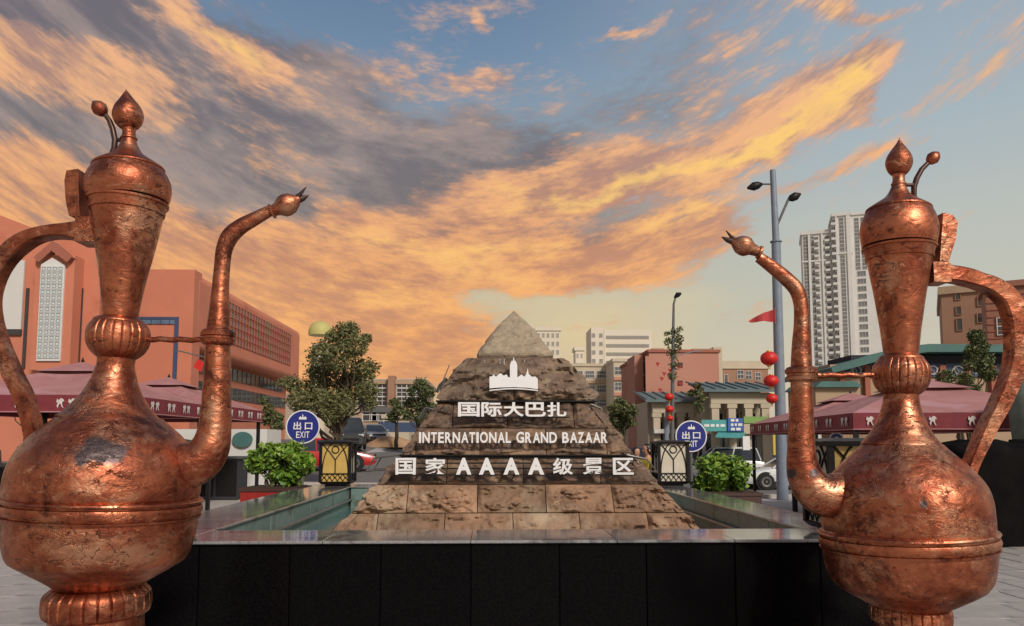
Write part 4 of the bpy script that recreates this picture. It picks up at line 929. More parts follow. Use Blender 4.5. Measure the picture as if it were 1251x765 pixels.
# ------------------------------------------------------------------ parasols
HORSE = [(-.5, .1), (-.42, .45), (-.2, .3), (.05, .5), (.35, .42), (.5, .15), (.3, .2), (.22, -.1), (.42, -.5), (.2, -.35), (.05, -.05), (-.15, -.1), (-.3, -.5), (-.42, -.25), (-.3, .05)]
def parasol(label, cx, cy, half, zb, rise, rot=0, val=.30):
    g0 = gz(cx, cy)
    t = thing('market_parasol', label, 'parasol', (cx, cy, g0), 'maroon parasols beside the pool', rot, True); z0 = zb-g0
    zt = z0+val
    b = MB(); n = 12
    for k in range(4):                                # four sagging roof panels
        Mx = Matrix.Rotation(k*math.pi/2, 4, 'Z'); b = MB(); vs = []
        for j in range(n+1):
            for i in range(n+1):
                v = j/n*.80; u = (i/n*2-1)*(1-v)
                z = zt+rise*(v**.92) - .10*rise*math.sin(math.pi*min(1, v/.8))*(1-(abs(u)/(1-v))**2) + .01*noise.noise(Vector((u*4, v*6, k*3.3+cx)))
                vs.append(Mx @ Vector((u*half, -(1-v)*half, z)))
        b.add(vs, [(j*(n+1)+i, j*(n+1)+i+1, (j+1)*(n+1)+i+1, (j+1)*(n+1)+i) for j in range(n) for i in range(n)])
        b.build('canopy_panel', G['canopy_top'], t, 60, recalc=False)
        b = MB(); vs = []; m = 24
        for j in range(3):
            for i in range(m+1):
                u = i/m*2-1; vs.append(Mx @ Vector((u*half, -half-.006-.012*math.sin(i*2.1)*(j/2), zt-.001-val*j/2)))
        b.add(vs, [(j*(m+1)+i, j*(m+1)+i+1, (j+1)*(m+1)+i+1, (j+1)*(m+1)+i) for j in range(2) for i in range(m)])
        vl = b.build('valance', G['canopy_maroon'], t, 60, recalc=False)
        tr_ = MB(); tr_.tube([vs[2*(m+1)+i] for i in range(m+1)], .012, 5); tr_.build('trim', G['canopy_top'], vl, 60)
        for q in range(5):
            ux = -half*.82+q*half*.41; b = MB()
            for dx in (-.07, .09):
                b.prism([(ux+dx*1.3+x*.14, zt-val*.5+y*val*.60) for x, y in HORSE], lambda u, v, w: Mx @ Vector((u, -half-.028+w, v)), .006)
            b.build('emblem', G['emblem_white'], vl)
    zc_ = zt+rise*.80; b = MB()
    r0, r1 = half*.33, .02
    for k in range(4):
        Mx = Matrix.Rotation(k*math.pi/2, 4, 'Z')
        b.add([Mx @ Vector(p) for p in ((-r0, -r0, zc_-.02), (r0, -r0, zc_-.02), (r1, -r1, zc_+rise*.30), (-r1, -r1, zc_+rise*.30))], [(0, 1, 2, 3)])
    b.build('vent_cap', G['canopy_top'], t, recalc=False)
    b = MB(); b.lathe([(0, .02), (.03, .035), (.06, .02), (.1, .008)], 12, (0, 0, zc_+rise*.29)); b.build('finial', G['metal_black'], t, 40)
    for i in (-1, 1):
        for j in (-1, 1):
            b = MB(); b.box(i*(half-.07)-.04, i*(half-.07)+.04, j*(half-.07)-.04, j*(half-.07)+.04, -.15, zt-.01); b.build('pole', G['metal_black'], t)
            b = MB(); b.tube([(i*(half-.07), j*(half-.07), zt-.03), (i*half*.2, j*half*.2, zt+rise*.78)], .018, 6); b.build('rib', G['metal_black'], t)
    b = MB()
    for s_ in (-1, 1):
        b.box(-half+.05, half-.05, s_*(half-.07)-.02, s_*(half-.07)+.02, zt-.07, zt-.02); b.box(s_*(half-.07)-.02, s_*(half-.07)+.02, -half+.1, half-.1, zt-.075, zt-.021)
    b.build('eave_frame', G['metal_black'], t)
parasol('maroon and faded pink square parasol nearest on the left, behind the left copper ewer', -8.25, 15.0, 1.78, 2.13, .70)
parasol('maroon and faded pink parasol behind the nearest left one, ending beside the red planter', -8.15, 18.75, 1.80, 2.15, .70)
parasol('maroon and faded pink square parasol nearest on the right, behind the right copper ewer', 9.0, 15.2, 2.15, 1.83, .72, R(-7))
parasol('maroon and faded pink parasol farther back on the right, its corner post by the bush', 9.75, 19.75, 2.2, 1.83, .72, R(-7))

# ------------------------------------------------------------------ lamp posts, paper lanterns, flags
def plantern(c, r, parent=None, label=None, group=None):
    t = thing('red_lantern', label, 'lantern', (c.x, c.y, c.z-r*1.2), group)
    b = MB(); n = 40
    b.lathe([(r*math.sin(a)*.82, max(.25*r, r*math.cos(a))) for a in [(-1.35+2.7*k/12) for k in range(13)]], n, c, None, 0, lambda an, h: 1-.03*(.5+.5*math.cos(an*16)))
    b.build('shade', G['lantern_red'], t, 60)
    b = MB(); b.lathe([(-.92*r, .28*r), (-.78*r, .30*r)], 16, c); b.lathe([(.78*r, .30*r), (.92*r, .28*r)], 16, c); b.build('cap_ring', G['gold'], t, 30)
    b = MB()
    for k in range(8): a = k*math.pi/4; b.tube([c+Vector((.1*r*math.cos(a), .1*r*math.sin(a), -.9*r)), c+Vector((.2*r*math.cos(a), .2*r*math.sin(a), -1.35*r))], .006, 4)
    b.build('tassel', G['gold'], t); return t
Yp = 25.; pb = P(956, 606, Yp); pt_ = P(944, 208, Yp); g0 = gz(pb.x, Yp)
t = thing('street_lamp', 'tall blue grey street lamp post with two arms beside the right ewer spout', 'street lamp', (pb.x, Yp, g0))
b = MB(); pm = P(948, 295, Yp); b.tube([(pb.x, Yp, g0), pb, pm], [.20, .19, .155], 14); b.tube([pm, pt_], [.12, .10], 14); b.lathe([(0, .2), (.04, .2), (.05, .16)], 14, pm-Vector((0, 0, .03))); b.build('post', G['metal_bluegrey'], t, 40)
def lamp_head(parent, a, bpt, tip, r, dx):
    b = MB(); b.tube([P(*a, Yp), P(*bpt, Yp)], r, 8); arm = b.build('arm', G['metal_grey'], parent, 40)
    p, q = P(*bpt, Yp), P(*tip, Yp); b = MB(); d = (q-p)
    b.tube([p, p.lerp(q, .25), p.lerp(q, .6), q], [.05, .13, .15, .04], 10); b.build('lamp_head', G['metal_black'], arm, 50)
lamp_head(t, (945, 225), (931, 225), (913, 230), .035, -1); lamp_head(t, (950, 274), (963, 244), (978, 237), .045, 1)
for i, (px, py, r, lb) in enumerate(((939.5, 438, 10.5, 'largest round red paper lantern, topmost of the string on the tall lamp post'), (942, 465.5, 9, 'middle red paper lantern of the string on the tall lamp post'), (943, 487, 7.2, 'smallest red paper lantern, lowest of the string on the tall lamp post'))):
    plantern(P(px, py, Yp-.35), r*Yp/F, label=lb, group='red lanterns on the tall lamp post')
b = MB(); fl = [P(946, 378, Yp-.2), P(946, 394, Yp-.2), P(914, 394, Yp-.2)]
vs = []; n = 10
for i in range(n+1):
    u = i/n; tpx = 946-31*u; y0 = 378+14.5*u-2*math.sin(u*3.0); y1 = 393.5-1.5*math.sin(u*5)*(1-u)
    for y in (y0, y1 if i < n else y0+.4): p = P(tpx, y, Yp-.2); p.y += .12*math.sin(u*9); vs.append(p)
b.add(vs, [(2*i, 2*i+1, 2*i+3, 2*i+2) for i in range(n)]); b.tube([P(946.5, 376, Yp-.2), P(947, 396, Yp-.2)], .02, 6)
b.thing('pennant', [G['flag_red']], 'small red triangular pennant flying from the tall lamp post', 'flag', smooth=50)

Yq = 32.; qb = P(820, 560, Yq); t0 = P(823, 372, Yq); g0 = gz(qb.x, Yq)
t = thing('street_lamp', 'slim dark street lamp wrapped with leaves and red lanterns before the pink building', 'street lamp', (qb.x, Yq, g0))
b = MB(); b.tube([(qb.x, Yq, g0), P(822, 440, Yq), t0, P(825, 364, Yq)], [.10, .08, .05, .04], 10); b.build('post', G['metal_grey'], t, 40)
b = MB(); b.tube([P(824, 364, Yq), P(828, 360, Yq), P(832, 358.5, Yq)], [.05, .12, .05], 8); b.build('lamp_head', G['metal_black'], t, 40)
b = MB(); b.tube([P(814, 538, Yq), P(816, 490, Yq)], .10, 8); b.tube([P(822, 438, Yq), P(836, 432, Yq), P(858, 428, Yq)], .02, 5); b.build('bracket', G['metal_bluegrey'], t, 40)
b = MB(); rnd = random.Random(5)
leaf_cloud(b, [P(x, y, Yq).to_tuple()+(r*Yq/F,) for x, y, r in ((824, 408, 7), (816, 418, 6), (829, 416, 6), (821, 430, 8), (828, 424, 5), (824, 446, 7), (815, 408, 4), (830, 402, 4), (822, 460, 6))], 560, .17, 1.1, (0, 1), 8, .3, .4)
b.build('leaf_garland', [G['leaf_olive'], G['leaf_dark']], t, recalc=False)
for (x, y) in ((803, 444), (811, 456), (808, 462), (830, 447), (831, 468), (818, 452), (806, 476)):
    p = P(x, y, Yq-.1); b = MB(); b.add([p+Vector((-.08, 0, .06)), p+Vector((.13, .05, .03)), p+Vector((.03, .1, -.14))], [(0, 1, 2)]); b.build('streamer', G['flag_red'], t)
for (px, py, r, lb) in ((817.5, 485, 5.6, 'round red paper lantern, uppermost of three on the slim leafy lamp post'), (818, 500, 5.2, 'middle red paper lantern on the slim leafy lamp post'), (818.5, 511, 4.2, 'lowest red paper lantern on the slim leafy lamp post')):
    plantern(P(px, py, Yq-.3), r*Yq/F, label=lb, group='red lanterns on the slim lamp post')

# ------------------------------------------------------------------ buildings
def win_mesh(w, h, mull=1, glass='glass_grey', frame='plaster_white', bars=0, fw=.07, sill=True):
    b = MB(); b.box(-w/2, w/2, -.03, .03, -h/2, h/2, 1)
    b.box(-w/2-fw, -w/2, -.10, .03, -h/2-fw, h/2+fw); b.box(w/2, w/2+fw, -.10, .03, -h/2-fw, h/2+fw)
    b.box(-w/2, w/2, -.10, .03, h/2, h/2+fw); b.box(-w/2, w/2, -.10, .03, -h/2-fw, -h/2)
    for k in range(mull):
        x = -w/2+w*(k+1)/(mull+1); b.box(x-fw*.35, x+fw*.35, -.06, -.031, -h/2, h/2)
    if bars: b.box(-w/2, w/2, -.055, -.031, -h*.02, h*.04)
    return b.mesh('window', [G[frame], G[glass]])
def win(parent, me, pos, rotz=0, scale=None):
    og = ORG[parent.name]; return inst('window', me, parent, (pos[0]-og[0], pos[1]-og[1], pos[2]-og[2]), rotz, scale)

# --- terracotta hall on the left
YW = 45.; xc = P(238, 400, YW).x; ztop = P(238, 331, YW).z; zcb = 7.15
xe = xc; ye = YW*(238-601)/(367-601)
hall = thing('terracotta_hall', 'large terracotta building with cantilevered upper block and rows of small square windows', 'building', (xc-8, YW, 0))
b = MB(); b.box(xc-16, xc, YW, ye, zcb, ztop); bm_ = b
o = b.build('upper_block', G['terracotta'], hall)
bv = o.modifiers.new('bevel', 'BEVEL'); bv.width = .55; bv.segments = 4; bv.limit_method = 'ANGLE'
for p in o.data.polygons: p.use_smooth = True
o.data.set_sharp_from_angle(angle=R(50))
b = MB(); b.box(xc-16, xc-1.1, YW+.8, ye-.6, -.5, zcb+.2); b.build('lower_wall', G['terracotta'], hall)
b = MB(); b.box(xc-16.05, xc-.02, YW-.25, YW+.9, -.5, ztop+.02); b.build('front_wall', G['terracotta'], hall)
wm = MB(); wm.box(-.04, .02, -.20, .20, -.19, .19, 1); wm.box(-.02, .06, -.24, -.20, -.23, .23); wm.box(-.02, .06, .20, .24, -.23, .23); wm.box(-.02, .06, -.20, .20, .19, .23); wm.box(-.02, .06, -.20, .20, -.23, -.19)
wmm = wm.mesh('window', [G['terracotta_trim'], G['glass_dark']]); og = ORG[hall.name]
for r_ in range(5):
    for k in range(25): inst('window', wmm, hall, (xc+.01-og[0], 50.6+k*.64-og[1], 8.65+r_*.585-og[2]))
for z0, z1, ye_ in ((6.1, 7.0, 2), (4.7, 5.6, .9)):
    rb_ = MB(); rb_.box(xc-1.12, xc-1.06, YW+1, ye-ye_, z0, z1); rbo = rb_.build('ribbon_window', G['glass_dark'], hall)
    mm = MB(); mm.box(0, .03, 0, .06, z0, z1); mme = mm.mesh('mullion', G['metal_grey'])
    for k in range(21): inst('mullion', mme, rbo, (xc-1.058-og[0], YW+1.4+k*1.05-og[1], -og[2]))
# blue framed strip window on the front
a = P(165, 390, YW-.3); c = P(217, 396, YW-.3); b = MB(); b.box(a.x-3, c.x, YW-.32, YW-.251, c.z, a.z); sw = b.build('strip_window', G['glass_blue'], hall)
b = MB(); b.box(c.x-.16, c.x+.05, YW-.36, YW-.252, P(0, 470, YW).z, a.z+.14); b.box(a.x-3, c.x-.16, YW-.36, YW-.252, a.z, a.z+.14); b.build('frame', G['paint_blue'], sw)
b = MB()
for k in range(9): b.box(c.x-.5-k*.55, c.x-.45-k*.55, YW-.345, YW-.321, c.z, a.z)
b.build('mullion', G['paint_blue'], sw)
# --- prayer-hall like front part with lattice window, nearer
YN = 40.; xr = P(124, 400, YN).x
hn = thing('terracotta_facade', 'terracotta front wall with tall pointed white lattice window and sloping roofline at the left edge', 'building', (P(60, 400, YN).x, YN, 0))
xl = P(-80, 400, YN).x
top = [(P(x, y, YN).x, P(x, y, YN).z) for x, y in ((-80, 232), (0, 263), (60, 286), (124, 304))]
b = MB(); b.prism([(xl, -.5)] + top + [(xr, -.5)], lambda u, v, w: (u, YN+w, v), 1.6); b.build('wall', G['terracotta'], hn)
def pb_(x0, x1, y0, y1, Y, d): a, c = P(x0, y1, Y), P(x1, y0, Y); return (a.x, c.x, Y, Y+d, a.z, c.z)
b = MB(); b.box(*pb_(36, 92, 312, 452, YN-.9, .95)); b.build('pier', G['terracotta'], hn)
b = MB(); pp = [(40, 314), (63, 294), (87, 314), (81, 320), (62, 306), (46, 320)]
b.prism([(P(x, y, YN-1.3).x, P(x, y, YN-1.3).z) for x, y in pp], lambda u, v, w: (u, YN-1.25+w, v), .5); b.build('niche_hood', G['terracotta_trim'], hn)
b = MB(); lp = [(44, 441), (50, 323), (64, 315), (79, 324), (73, 441)]
b.prism([(P(x, y, YN-1).x, P(x, y, YN-1).z) for x, y in lp], lambda u, v, w: (u, YN-1.0+w, v), .10); lat = b.build('lattice_window', G['lattice_white'], hn)
hm = MB(); hm.box(-.17, .17, -.012, .01, -.17, .17, 1)
for q in ((-.2, .2, -.2, -.16), (-.2, .2, .16, .2), (-.2, -.16, -.16, .16), (.16, .2, -.16, .16)): hm.box(q[0], q[1], -.035, .01, q[2], q[3])
hm.box(-.08, .08, -.03, -.012, -.08, .08)
hmm = hm.mesh('lattice_cell', [G['lattice_white'], G['lattice_hole']])
og = ORG[hn.name]
for j in range(16):
    for i in range(4):
        y = 434.5-j*7.05; t_ = (y-323)/(441-323); xa = 50.5+(44.5-50.5)*t_; xb = 78+(72.5-78)*t_
        x = xa+(xb-xa)*(i+.5)/4; p = P(x, y, YN-1.01); inst('lattice_cell', hmm, lat, (p.x-og[0], p.y-og[1], p.z-og[2]), 0, (.68, 1, .68))
for q in ((93, 101, 352, 458, YN-.12, .1), (26, 35, 352, 450, YN-.12, .1), (-30, 25.5, 403, 409, YN-.14, .1)): b = MB(); b.box(*pb_(*q)); b.build('strip_window', G['glass_dark'], hn)
b = MB(); b.box(*pb_(-30, 30, 318, 402, YN-.16, .12)); b.build('white_panel', G['plaster_white'], hn)

# --- far towers: evening haze is put into their pale wall and glass colours
def tower(label, x0, x1, ytop, Y, depth, mt, cols, rows_, ww, wh, cat='tower block', z0=0, xs=None, rot=0, glass='hazed_glass', frame='hazed_white', name='tower_block'):
    a, c = P(x0, ytop, Y), P(x1, ytop, Y)
    t = thing(name, label, cat, ((a.x+c.x)/2, Y, 0)); b = MB(); b.box(a.x, c.x, Y, Y+depth, -2, a.z-1.2); b.build('wall', mt, t)
    b = MB(); b.box(a.x-.4, c.x+.4, Y-.4, Y+depth+.4, a.z-1.2, a.z); b.build('roof', mt, t)
    W_ = c.x-a.x; me = win_mesh(ww*W_/cols, wh, 1, glass, frame, fw=.12)
    for i in range(cols):
        for j in range(rows_):
            z = a.z-2.9-j*(wh/.5 if False else 3.0)
            win(t, me, (a.x+W_*(i+.5)/cols, Y-.02, z))
    return t
tower('pale distant apartment tower just right of the capstone', 655, 684, 400, 260, 14, G['hazed_white'], 5, 9, .5, 1.5)
tower('small pale rooftop stair tower left of the wide pale block', 703, 713, 424, 240, 6, G['hazed_white'], 2, 3, .4, 1.3)
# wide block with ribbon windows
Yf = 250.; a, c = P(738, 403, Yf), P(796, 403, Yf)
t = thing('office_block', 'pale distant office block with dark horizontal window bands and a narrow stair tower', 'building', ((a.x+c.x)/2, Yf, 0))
b = MB(); b.box(a.x, c.x, Yf, Yf+15, -2, a.z); b.build('wall', G['hazed_white'], t)
a2, c2_ = P(722, 400, Yf-3), P(737.5, 400, Yf-3); b = MB(); b.box(a2.x, c2_.x, Yf-3, Yf+10, -2, a2.z); b.build('stair_tower', G['hazed_white'], t)
og = ORG[t.name]; bm2 = MB(); bm2.box(-(c.x-a.x)*.46, (c.x-a.x)*.44, -.12, .1, -.55, .55); bme = bm2.mesh('window_band', G['hazed_glass'])
w2 = win_mesh(1.1, 1.3, 0, 'hazed_glass', 'hazed_white')
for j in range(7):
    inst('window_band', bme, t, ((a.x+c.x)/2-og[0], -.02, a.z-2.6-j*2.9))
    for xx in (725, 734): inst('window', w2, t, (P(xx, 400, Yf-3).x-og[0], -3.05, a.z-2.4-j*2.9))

# --- white residential tower at the right
ang = R(-21); YT = 284.; o0 = P(987, 500, YT+3)
tw = thing('apartment_tower', 'tall white residential tower with stacked windows and balconies left of the right ewer', 'tower block', (o0.x, o0.y, 0))
RT = Matrix.Translation((o0.x, o0.y, 0)) @ Matrix.Rotation(ang, 4, 'Z')
kx = .3555*1.0
def ht(py, Y=YT): return P(1010, py, Y).z
def tbox(s0, s1, d0, d1, z0, z1, nm, mt, parent=None):
    b = MB(); b.box(s0, s1, d0, d1, z0, z1, 0, RT); return b.build(nm, mt, parent or tw)
SC = 31.6/93.                                         # metres per photo pixel along the front
def s_(px): return (px-984)*SC*1.06
zA, zB = ht(281), ht(263)
tbox(s_(984), s_(1016), 0, 16, -2, zA-1.4, 'wall', G['plaster_white'])
tbox(s_(1016), s_(1034), -1.5, 16, -2, zB-1.4, 'wall', G['plaster_white'])
tbox(s_(1034), s_(1084), .6, 18, -2, zB-1.0, 'wall', G['plaster_white'])
tbox(s_(984)-.5, s_(1016)+.2, -.6, 16.6, zA-1.4, zA, 'cornice', G['plaster_white']); tbox(s_(1016)-.5, s_(1034)+.4, -2.1, 16.6, zB-1.4, zB, 'cornice', G['plaster_white'])
tbox(s_(1034)+.5, s_(1084)+.5, .1, 18.5, zB-1.0, zB-.1, 'cornice', G['plaster_white'])
for zz in (ht(318), ):
    tbox(s_(984)-.3, s_(1016), -.35, -.01, zz-.35, zz+.35, 'string_course', G['plaster_white']); tbox(s_(1016)-.3, s_(1034)+.3, -1.85, -1.51, zz+1.6, zz+2.3, 'string_course', G['plaster_white'])
for (p0, p1, dd) in ((990, 992.5, 0), (1003.5, 1005.5, 0), (1013, 1015.5, 0), (1018, 1020, -1.5), (1029, 1033, -1.5)):
    tbox(s_(p0), s_(p1), dd-.5, dd-.01, -2, (zA if dd == 0 else zB)-1.41, 'pilaster', G['plaster_white'])
fl_ = 3.0; wA = win_mesh(1.6, 2.75, 1, 'tower_glass', 'plaster_white', 1, .06); wB = win_mesh(3.0, 2.0, 2, 'tower_glass', 'plaster_white', 0, .10)
balm = MB(); balm.box(-.9, .9, -1.0, .0, -1.35, -1.2); balm.box(-.9, .9, -1.0, -.92, -1.2, -.4); balm.box(-.75, .75, -.06, .05, -1.1, .95, 1); balm.box(-.9, -.84, -.92, 0, -1.2, -.4); balm.box(.84, .9, -.92, 0, -1.2, -.4)
bal = balm.mesh('balcony', [G['plaster_white'], G['tower_glass']])
og = ORG[tw.name]
def tin(me, nm, px, dd, z):
    p = RT @ Vector((s_(px), dd, z)); inst(nm, me, tw, (p.x-og[0], p.y-og[1], p.z-og[2]), ang)
for j in range(29):
    z = zB-3.6-j*fl_
    if z < 6: break
    if z < zA-2.5: tin(wA, 'window', 987.5, -.02, z); tin(wA, 'window', 993.8, -.02, z); tin(bal, 'balcony', 998.6, -.02, z); tin(bal, 'balcony', 1009.5, -.02, z)
    tin(wA, 'window', 1024.3, -1.52, z); tin(bal, 'balcony', 1016.2, -1.55, z)
    if j >= 7: tin(wB, 'window', 1043, .58, z)
    else: tin(wA, 'window', 1040, .58, z); tin(wA, 'window', 1046.5, .58, z)
    if z < ht(350): tin(bal, 'balcony', 1076, .58, z)

# --- mid-distance buildings on the right
def block(name, label, cat, x0, x1, ytop, Y, depth, mt, wins, par=.6, zb=-1., roof_mt=None, rot=0, frame='plaster_white', glass='glass_dark'):
    a, c = P(x0, ytop, Y), P(x1, ytop, Y)
    t = thing(name, label, cat, (a.x, Y, 0)); MX = Matrix.Translation((a.x, Y, 0)) @ Matrix.Rotation(rot, 4, 'Z') @ Matrix.Translation((-a.x, -Y, 0))
    b = MB(); b.box(a.x, c.x, Y, Y+depth, zb, a.z-par, 0, MX); b.build('wall', mt, t)
    b = MB(); b.box(a.x-.25, c.x+.25, Y-.25, Y+depth+.25, a.z-par, a.z, 0, MX); b.build('parapet', roof_mt or mt, t)
    for (px, py, w, h, mull) in wins:
        key = (frame, glass, w, h, mull)
        if key not in WC: WC[key] = win_mesh(w, h, mull, glass, frame, 1 if mull else 0)
        p = P(px, py, Y); p = MX @ Vector((p.x, Y-.02, p.z)); win(t, WC[key], p, rot)
    return t, a, c
WC = {}
W3 = []
for y in (457.5, 475, 492, 509):
    for x, w, m in ((690, .9, 1), (699, .9, 1), (709, .9, 1), (720.5, 1.8, 3), (735, 1.9, 3), (744.5, .9, 1)): W3.append((x, y, w, 1.35, m))
t, a, c = block('apartment_building', 'cream low apartment building with barred white windows right of the pyramid', 'building', 680, 749, 444, 150, 14, G['plaster_cream'], W3, glass='glass_grey')
for y in (466.5, 484, 501):
    q0, q1 = P(680, y, 149.8), P(749, y, 149.8); b = MB(); b.box(q0.x, q1.x, 149.5, 149.98, q0.z-.3, q0.z+.3); b.build('string_course', G['plaster_tan'], t)
t, a, c = block('corner_building', 'narrow cream corner wing with stacked windows joining the pink building', 'building', 749.5, 776, 438, 140, 12, G['plaster_cream'],
                [(x, y, 1.2, 1.4, 1) for y in (453, 472, 491, 510) for x in (755, 765)], glass='glass_grey')
for y in (462.5, 481.5, 500): q0, q1 = P(749.5, y, 139.8), P(776, y, 139.8); b = MB(); b.box(q0.x, q1.x, 139.5, 139.98, q0.z-.3, q0.z+.3); b.build('string_course', G['plaster_pink'], t)
# pink building: blank gable with rounded stair slot
YK = 48.; a, c = P(775, 432, YK), P(871, 430, YK)
t = thing('pink_building', 'large blank pink rendered building behind the slim leafy lamp post', 'building', ((a.x+c.x)/2, YK, 0))
b = MB(); xsl = P(788, 430, YK).x; b.box(a.x, P(785.5, 430, YK).x, YK, YK+2.6, -1, P(780, 434, YK).z)
b.box(xsl, c.x, YK-1.2, YK+9, -1, P(800, 430.5, YK-1.2).z); b.build('wall', G['plaster_pink'], t)
b = MB(); b.box(xsl-.25, xsl+.12, YK-1.28, YK-1.201, -1, P(790, 438, YK).z); b.box(xsl-.2, xsl+2.2, YK-1.45, YK-1.202, P(790, 437, YK).z-.15, P(790, 433, YK).z) if False else None
b.build('pilaster', G['plaster_pink'], t)
b = MB(); b.box(P(785.5, 430, YK).x, xsl, YK+.4, YK+2, -1, P(787, 441, YK).z); slo = b.build('stair_slot', G['plaster_brown'], t)
cw = win_mesh(.35, .8, 0, 'glass_dark', 'plaster_white')
for y in (449, 466, 483, 500, 517): win(t, cw, (P(786.8, y, YK).x, YK+.38, P(787, y, YK).z))
for (px, py) in ((831, 446), (831, 468)): b = MB(); p = P(px, py, YK-1.2); b.box(p.x-.15, p.x+.15, YK-1.26, YK-1.2, p.z-.15, p.z+.15); b.build('vent', G['glass_dark'], t)
b = MB(); zz = P(800, 430.5, YK-1.2).z; b.box(xsl-.1, c.x+.1, YK-1.3, YK+9.1, zz, zz+.18); b.build('parapet', G['terracotta_trim'], t)
for (x0, x1, y0) in ((797, 812, 425.5), (846, 870, 426)):
    q0, q1 = P(x0, y0, YK+3), P(x1, y0, YK+3); b = MB(); b.box(q0.x, q1.x, YK+3, YK+7, zz+.19, q0.z)
    b.build('roof_terrace', G['plaster_tan'], t)
q0, q1 = P(871.5, 424, YK+5), P(882, 424, YK+5); b = MB(); b.box(q0.x, q1.x, YK+5, YK+8, 0, q0.z); b.build('stair_tower', G['plaster_cream'], t)
# brown flats behind the shops
block('flats', 'brown brick flats with white framed windows above the green roofed shops', 'building', 871, 938, 441, 140, 12, G['plaster_brown'],
      [(875, 456, 1.1, 1.5, 1), (904.5, 457.5, 1.2, 1.5, 1), (914.5, 458.5, 1.1, 1.5, 1), (887, 463, .6, 1.6, 0), (875, 473, 1.1, 1.3, 1), (926, 460, 1.0, 1.4, 1)], par=1.5, roof_mt=G['plaster_cream'], glass='glass_grey')
# --- colonnaded shop rows with blue-green eaves
def shops(label, x0, x1, yr0, yr1, Y, cols, ground_y, name='shop_row'):
    a, c = P(x0, yr1, Y), P(x1, yr1, Y)
    t = thing(name, label, 'building', ((a.x+c.x)/2, Y, 0)); zr = P((x0+x1)/2, yr1, Y).z; zt_ = P((x0+x1)/2, yr0, Y+2.5).z
    b = MB(); b.box(a.x, c.x, Y+1.4, Y+9, -1, zr); b.build('wall', G['plaster_cream'], t)
    b = MB(); n_ = max(3, int((c.x-a.x)/.45))
    b.add([(a.x-.5, Y-.5, zr), (c.x+.5, Y-.5, zr), (c.x+.3, Y+3.5, zt_), (a.x-.3, Y+3.5, zt_), (a.x-.5, Y-.5, zr-.14), (c.x+.5, Y-.5, zr-.14), (c.x+.3, Y+3.5, zt_-.14), (a.x-.3, Y+3.5, zt_-.14)],
          [(0, 1, 2, 3), (4, 5, 1, 0), (5, 6, 2, 1), (7, 4, 0, 3), (4, 7, 6, 5)])
    ro = b.build('roof', G['roof_bluegrey'], t); b = MB()
    for k in range(n_+1):
        x = a.x-.45+(c.x-a.x+.9)*k/n_; b.tube([(x, Y-.5, zr+.03), (x, Y+3.4, zt_+.03)], .05, 5)
    b.build('roof_rib', G['roof_bluegrey'], ro)
    b = MB(); b.box(a.x, c.x, Y-.05, Y+.25, zr-.75, zr-.15); b.build('beam', G['plaster_cream'], t)
    for k in range(cols):
        x = a.x+.25+(c.x-a.x-.5)*k/(cols-1); b = MB(); b.box(x-.2, x+.2, Y, Y+.3, -1, zr-.76); b.box(x-.27, x+.27, Y-.04, Y+.34, zr-1.0, zr-.761); b.build('column', G['plaster_cream'], t)
    dm = win_mesh(.7, 1.7, 1, 'glass_dark', 'plaster_cream')
    for k in range(cols-1):
        x = a.x+.25+(c.x-a.x-.5)*(k+.5)/(cols-1); win(t, dm, (x, Y+1.38, zr-2.1))
    return t, a, c, zr
sh1 = shops('low cream shop row with columns and blue green eaves before the pink building', 797, 866, 478, 489, 43, 5, 0)
sh2 = shops('taller cream shop row with columns and grey green roof beside the tall lamp post', 868, 940, 466, 476.5, 40, 4, 0)
t, a, c, zr = sh1
b = MB(); q = P(797, 527, 42.9); b.box(a.x, c.x, 42.6, 42.95, q.z-.12, q.z+.12); b.build('balcony_rail', G['plaster_white'], t)
def board(label, x0, x1, y0, y1, Y, mt, cat='shop sign', name='shop_sign', stripes=0, th=.12, txt=None):
    a, c = P(x0, y1, Y), P(x1, y0, Y); b = MB(); b.box(a.x, c.x, Y, Y+th, a.z, c.z); o_ = thing(name, label, cat, ((a.x+c.x)/2, Y, a.z)); b.build('panel', mt, o_)
    rnd = random.Random(int(x0))
    for k in range(stripes):
        z = a.z+(c.z-a.z)*(k+.5)/stripes; b = MB(); x = a.x+.15
        while x < c.x-.25:
            w = rnd.uniform(.1, .28); b.box(x, x+w, Y-.03, Y-.004, z-.07, z+.07); x += w+.07
        b.build('line_of_print', G['sign_white'], o_)
    return o_
board('teal shop fascia on the cream shop row', 857, 888, 513, 527, 39.6, G['awning_teal'], stripes=1)
board('blue shop sign with white print between teal and green fascias', 889.5, 908, 511, 527, 39.5, G['board_blue'], stripes=3)
board('green shop fascia beside the tall lamp post', 909, 936, 509, 517, 39.6, G['board_green'])
board('cream lower shop board under the green fascia', 909, 930, 518, 530, 39.6, G['plaster_cream'])
board('red and white upright shop banner near the parked white cars', 908, 916, 533, 550, 38, G['sign_white'], 'banner', 'upright_banner')
board('yellow shopfront poster panel under the right parasols', 945, 954, 531, 556, 34, G['board_yellow'], 'poster', 'poster_panel')
b = MB()
for (x0, x1, y0, y1) in ((878, 912, 527, 533),):
    q = [P(x0, y0, 40), P(x1, y0, 40), P(x1-4, y1+1, 38.2), P(x0-4, y1, 38.2)]
    b.add(q + [v-Vector((0, 0, .06)) for v in q], [(0, 1, 2, 3), (7, 6, 5, 4), (0, 4, 5, 1), (1, 5, 6, 2), (2, 6, 7, 3), (3, 7, 4, 0)])
b.thing('shop_awning', [G['awning_teal']], 'pale teal sloping awning over the shopfront behind the white car', 'awning')
a, c = P(840, 580, 41.2), P(1000, 528, 41.2)
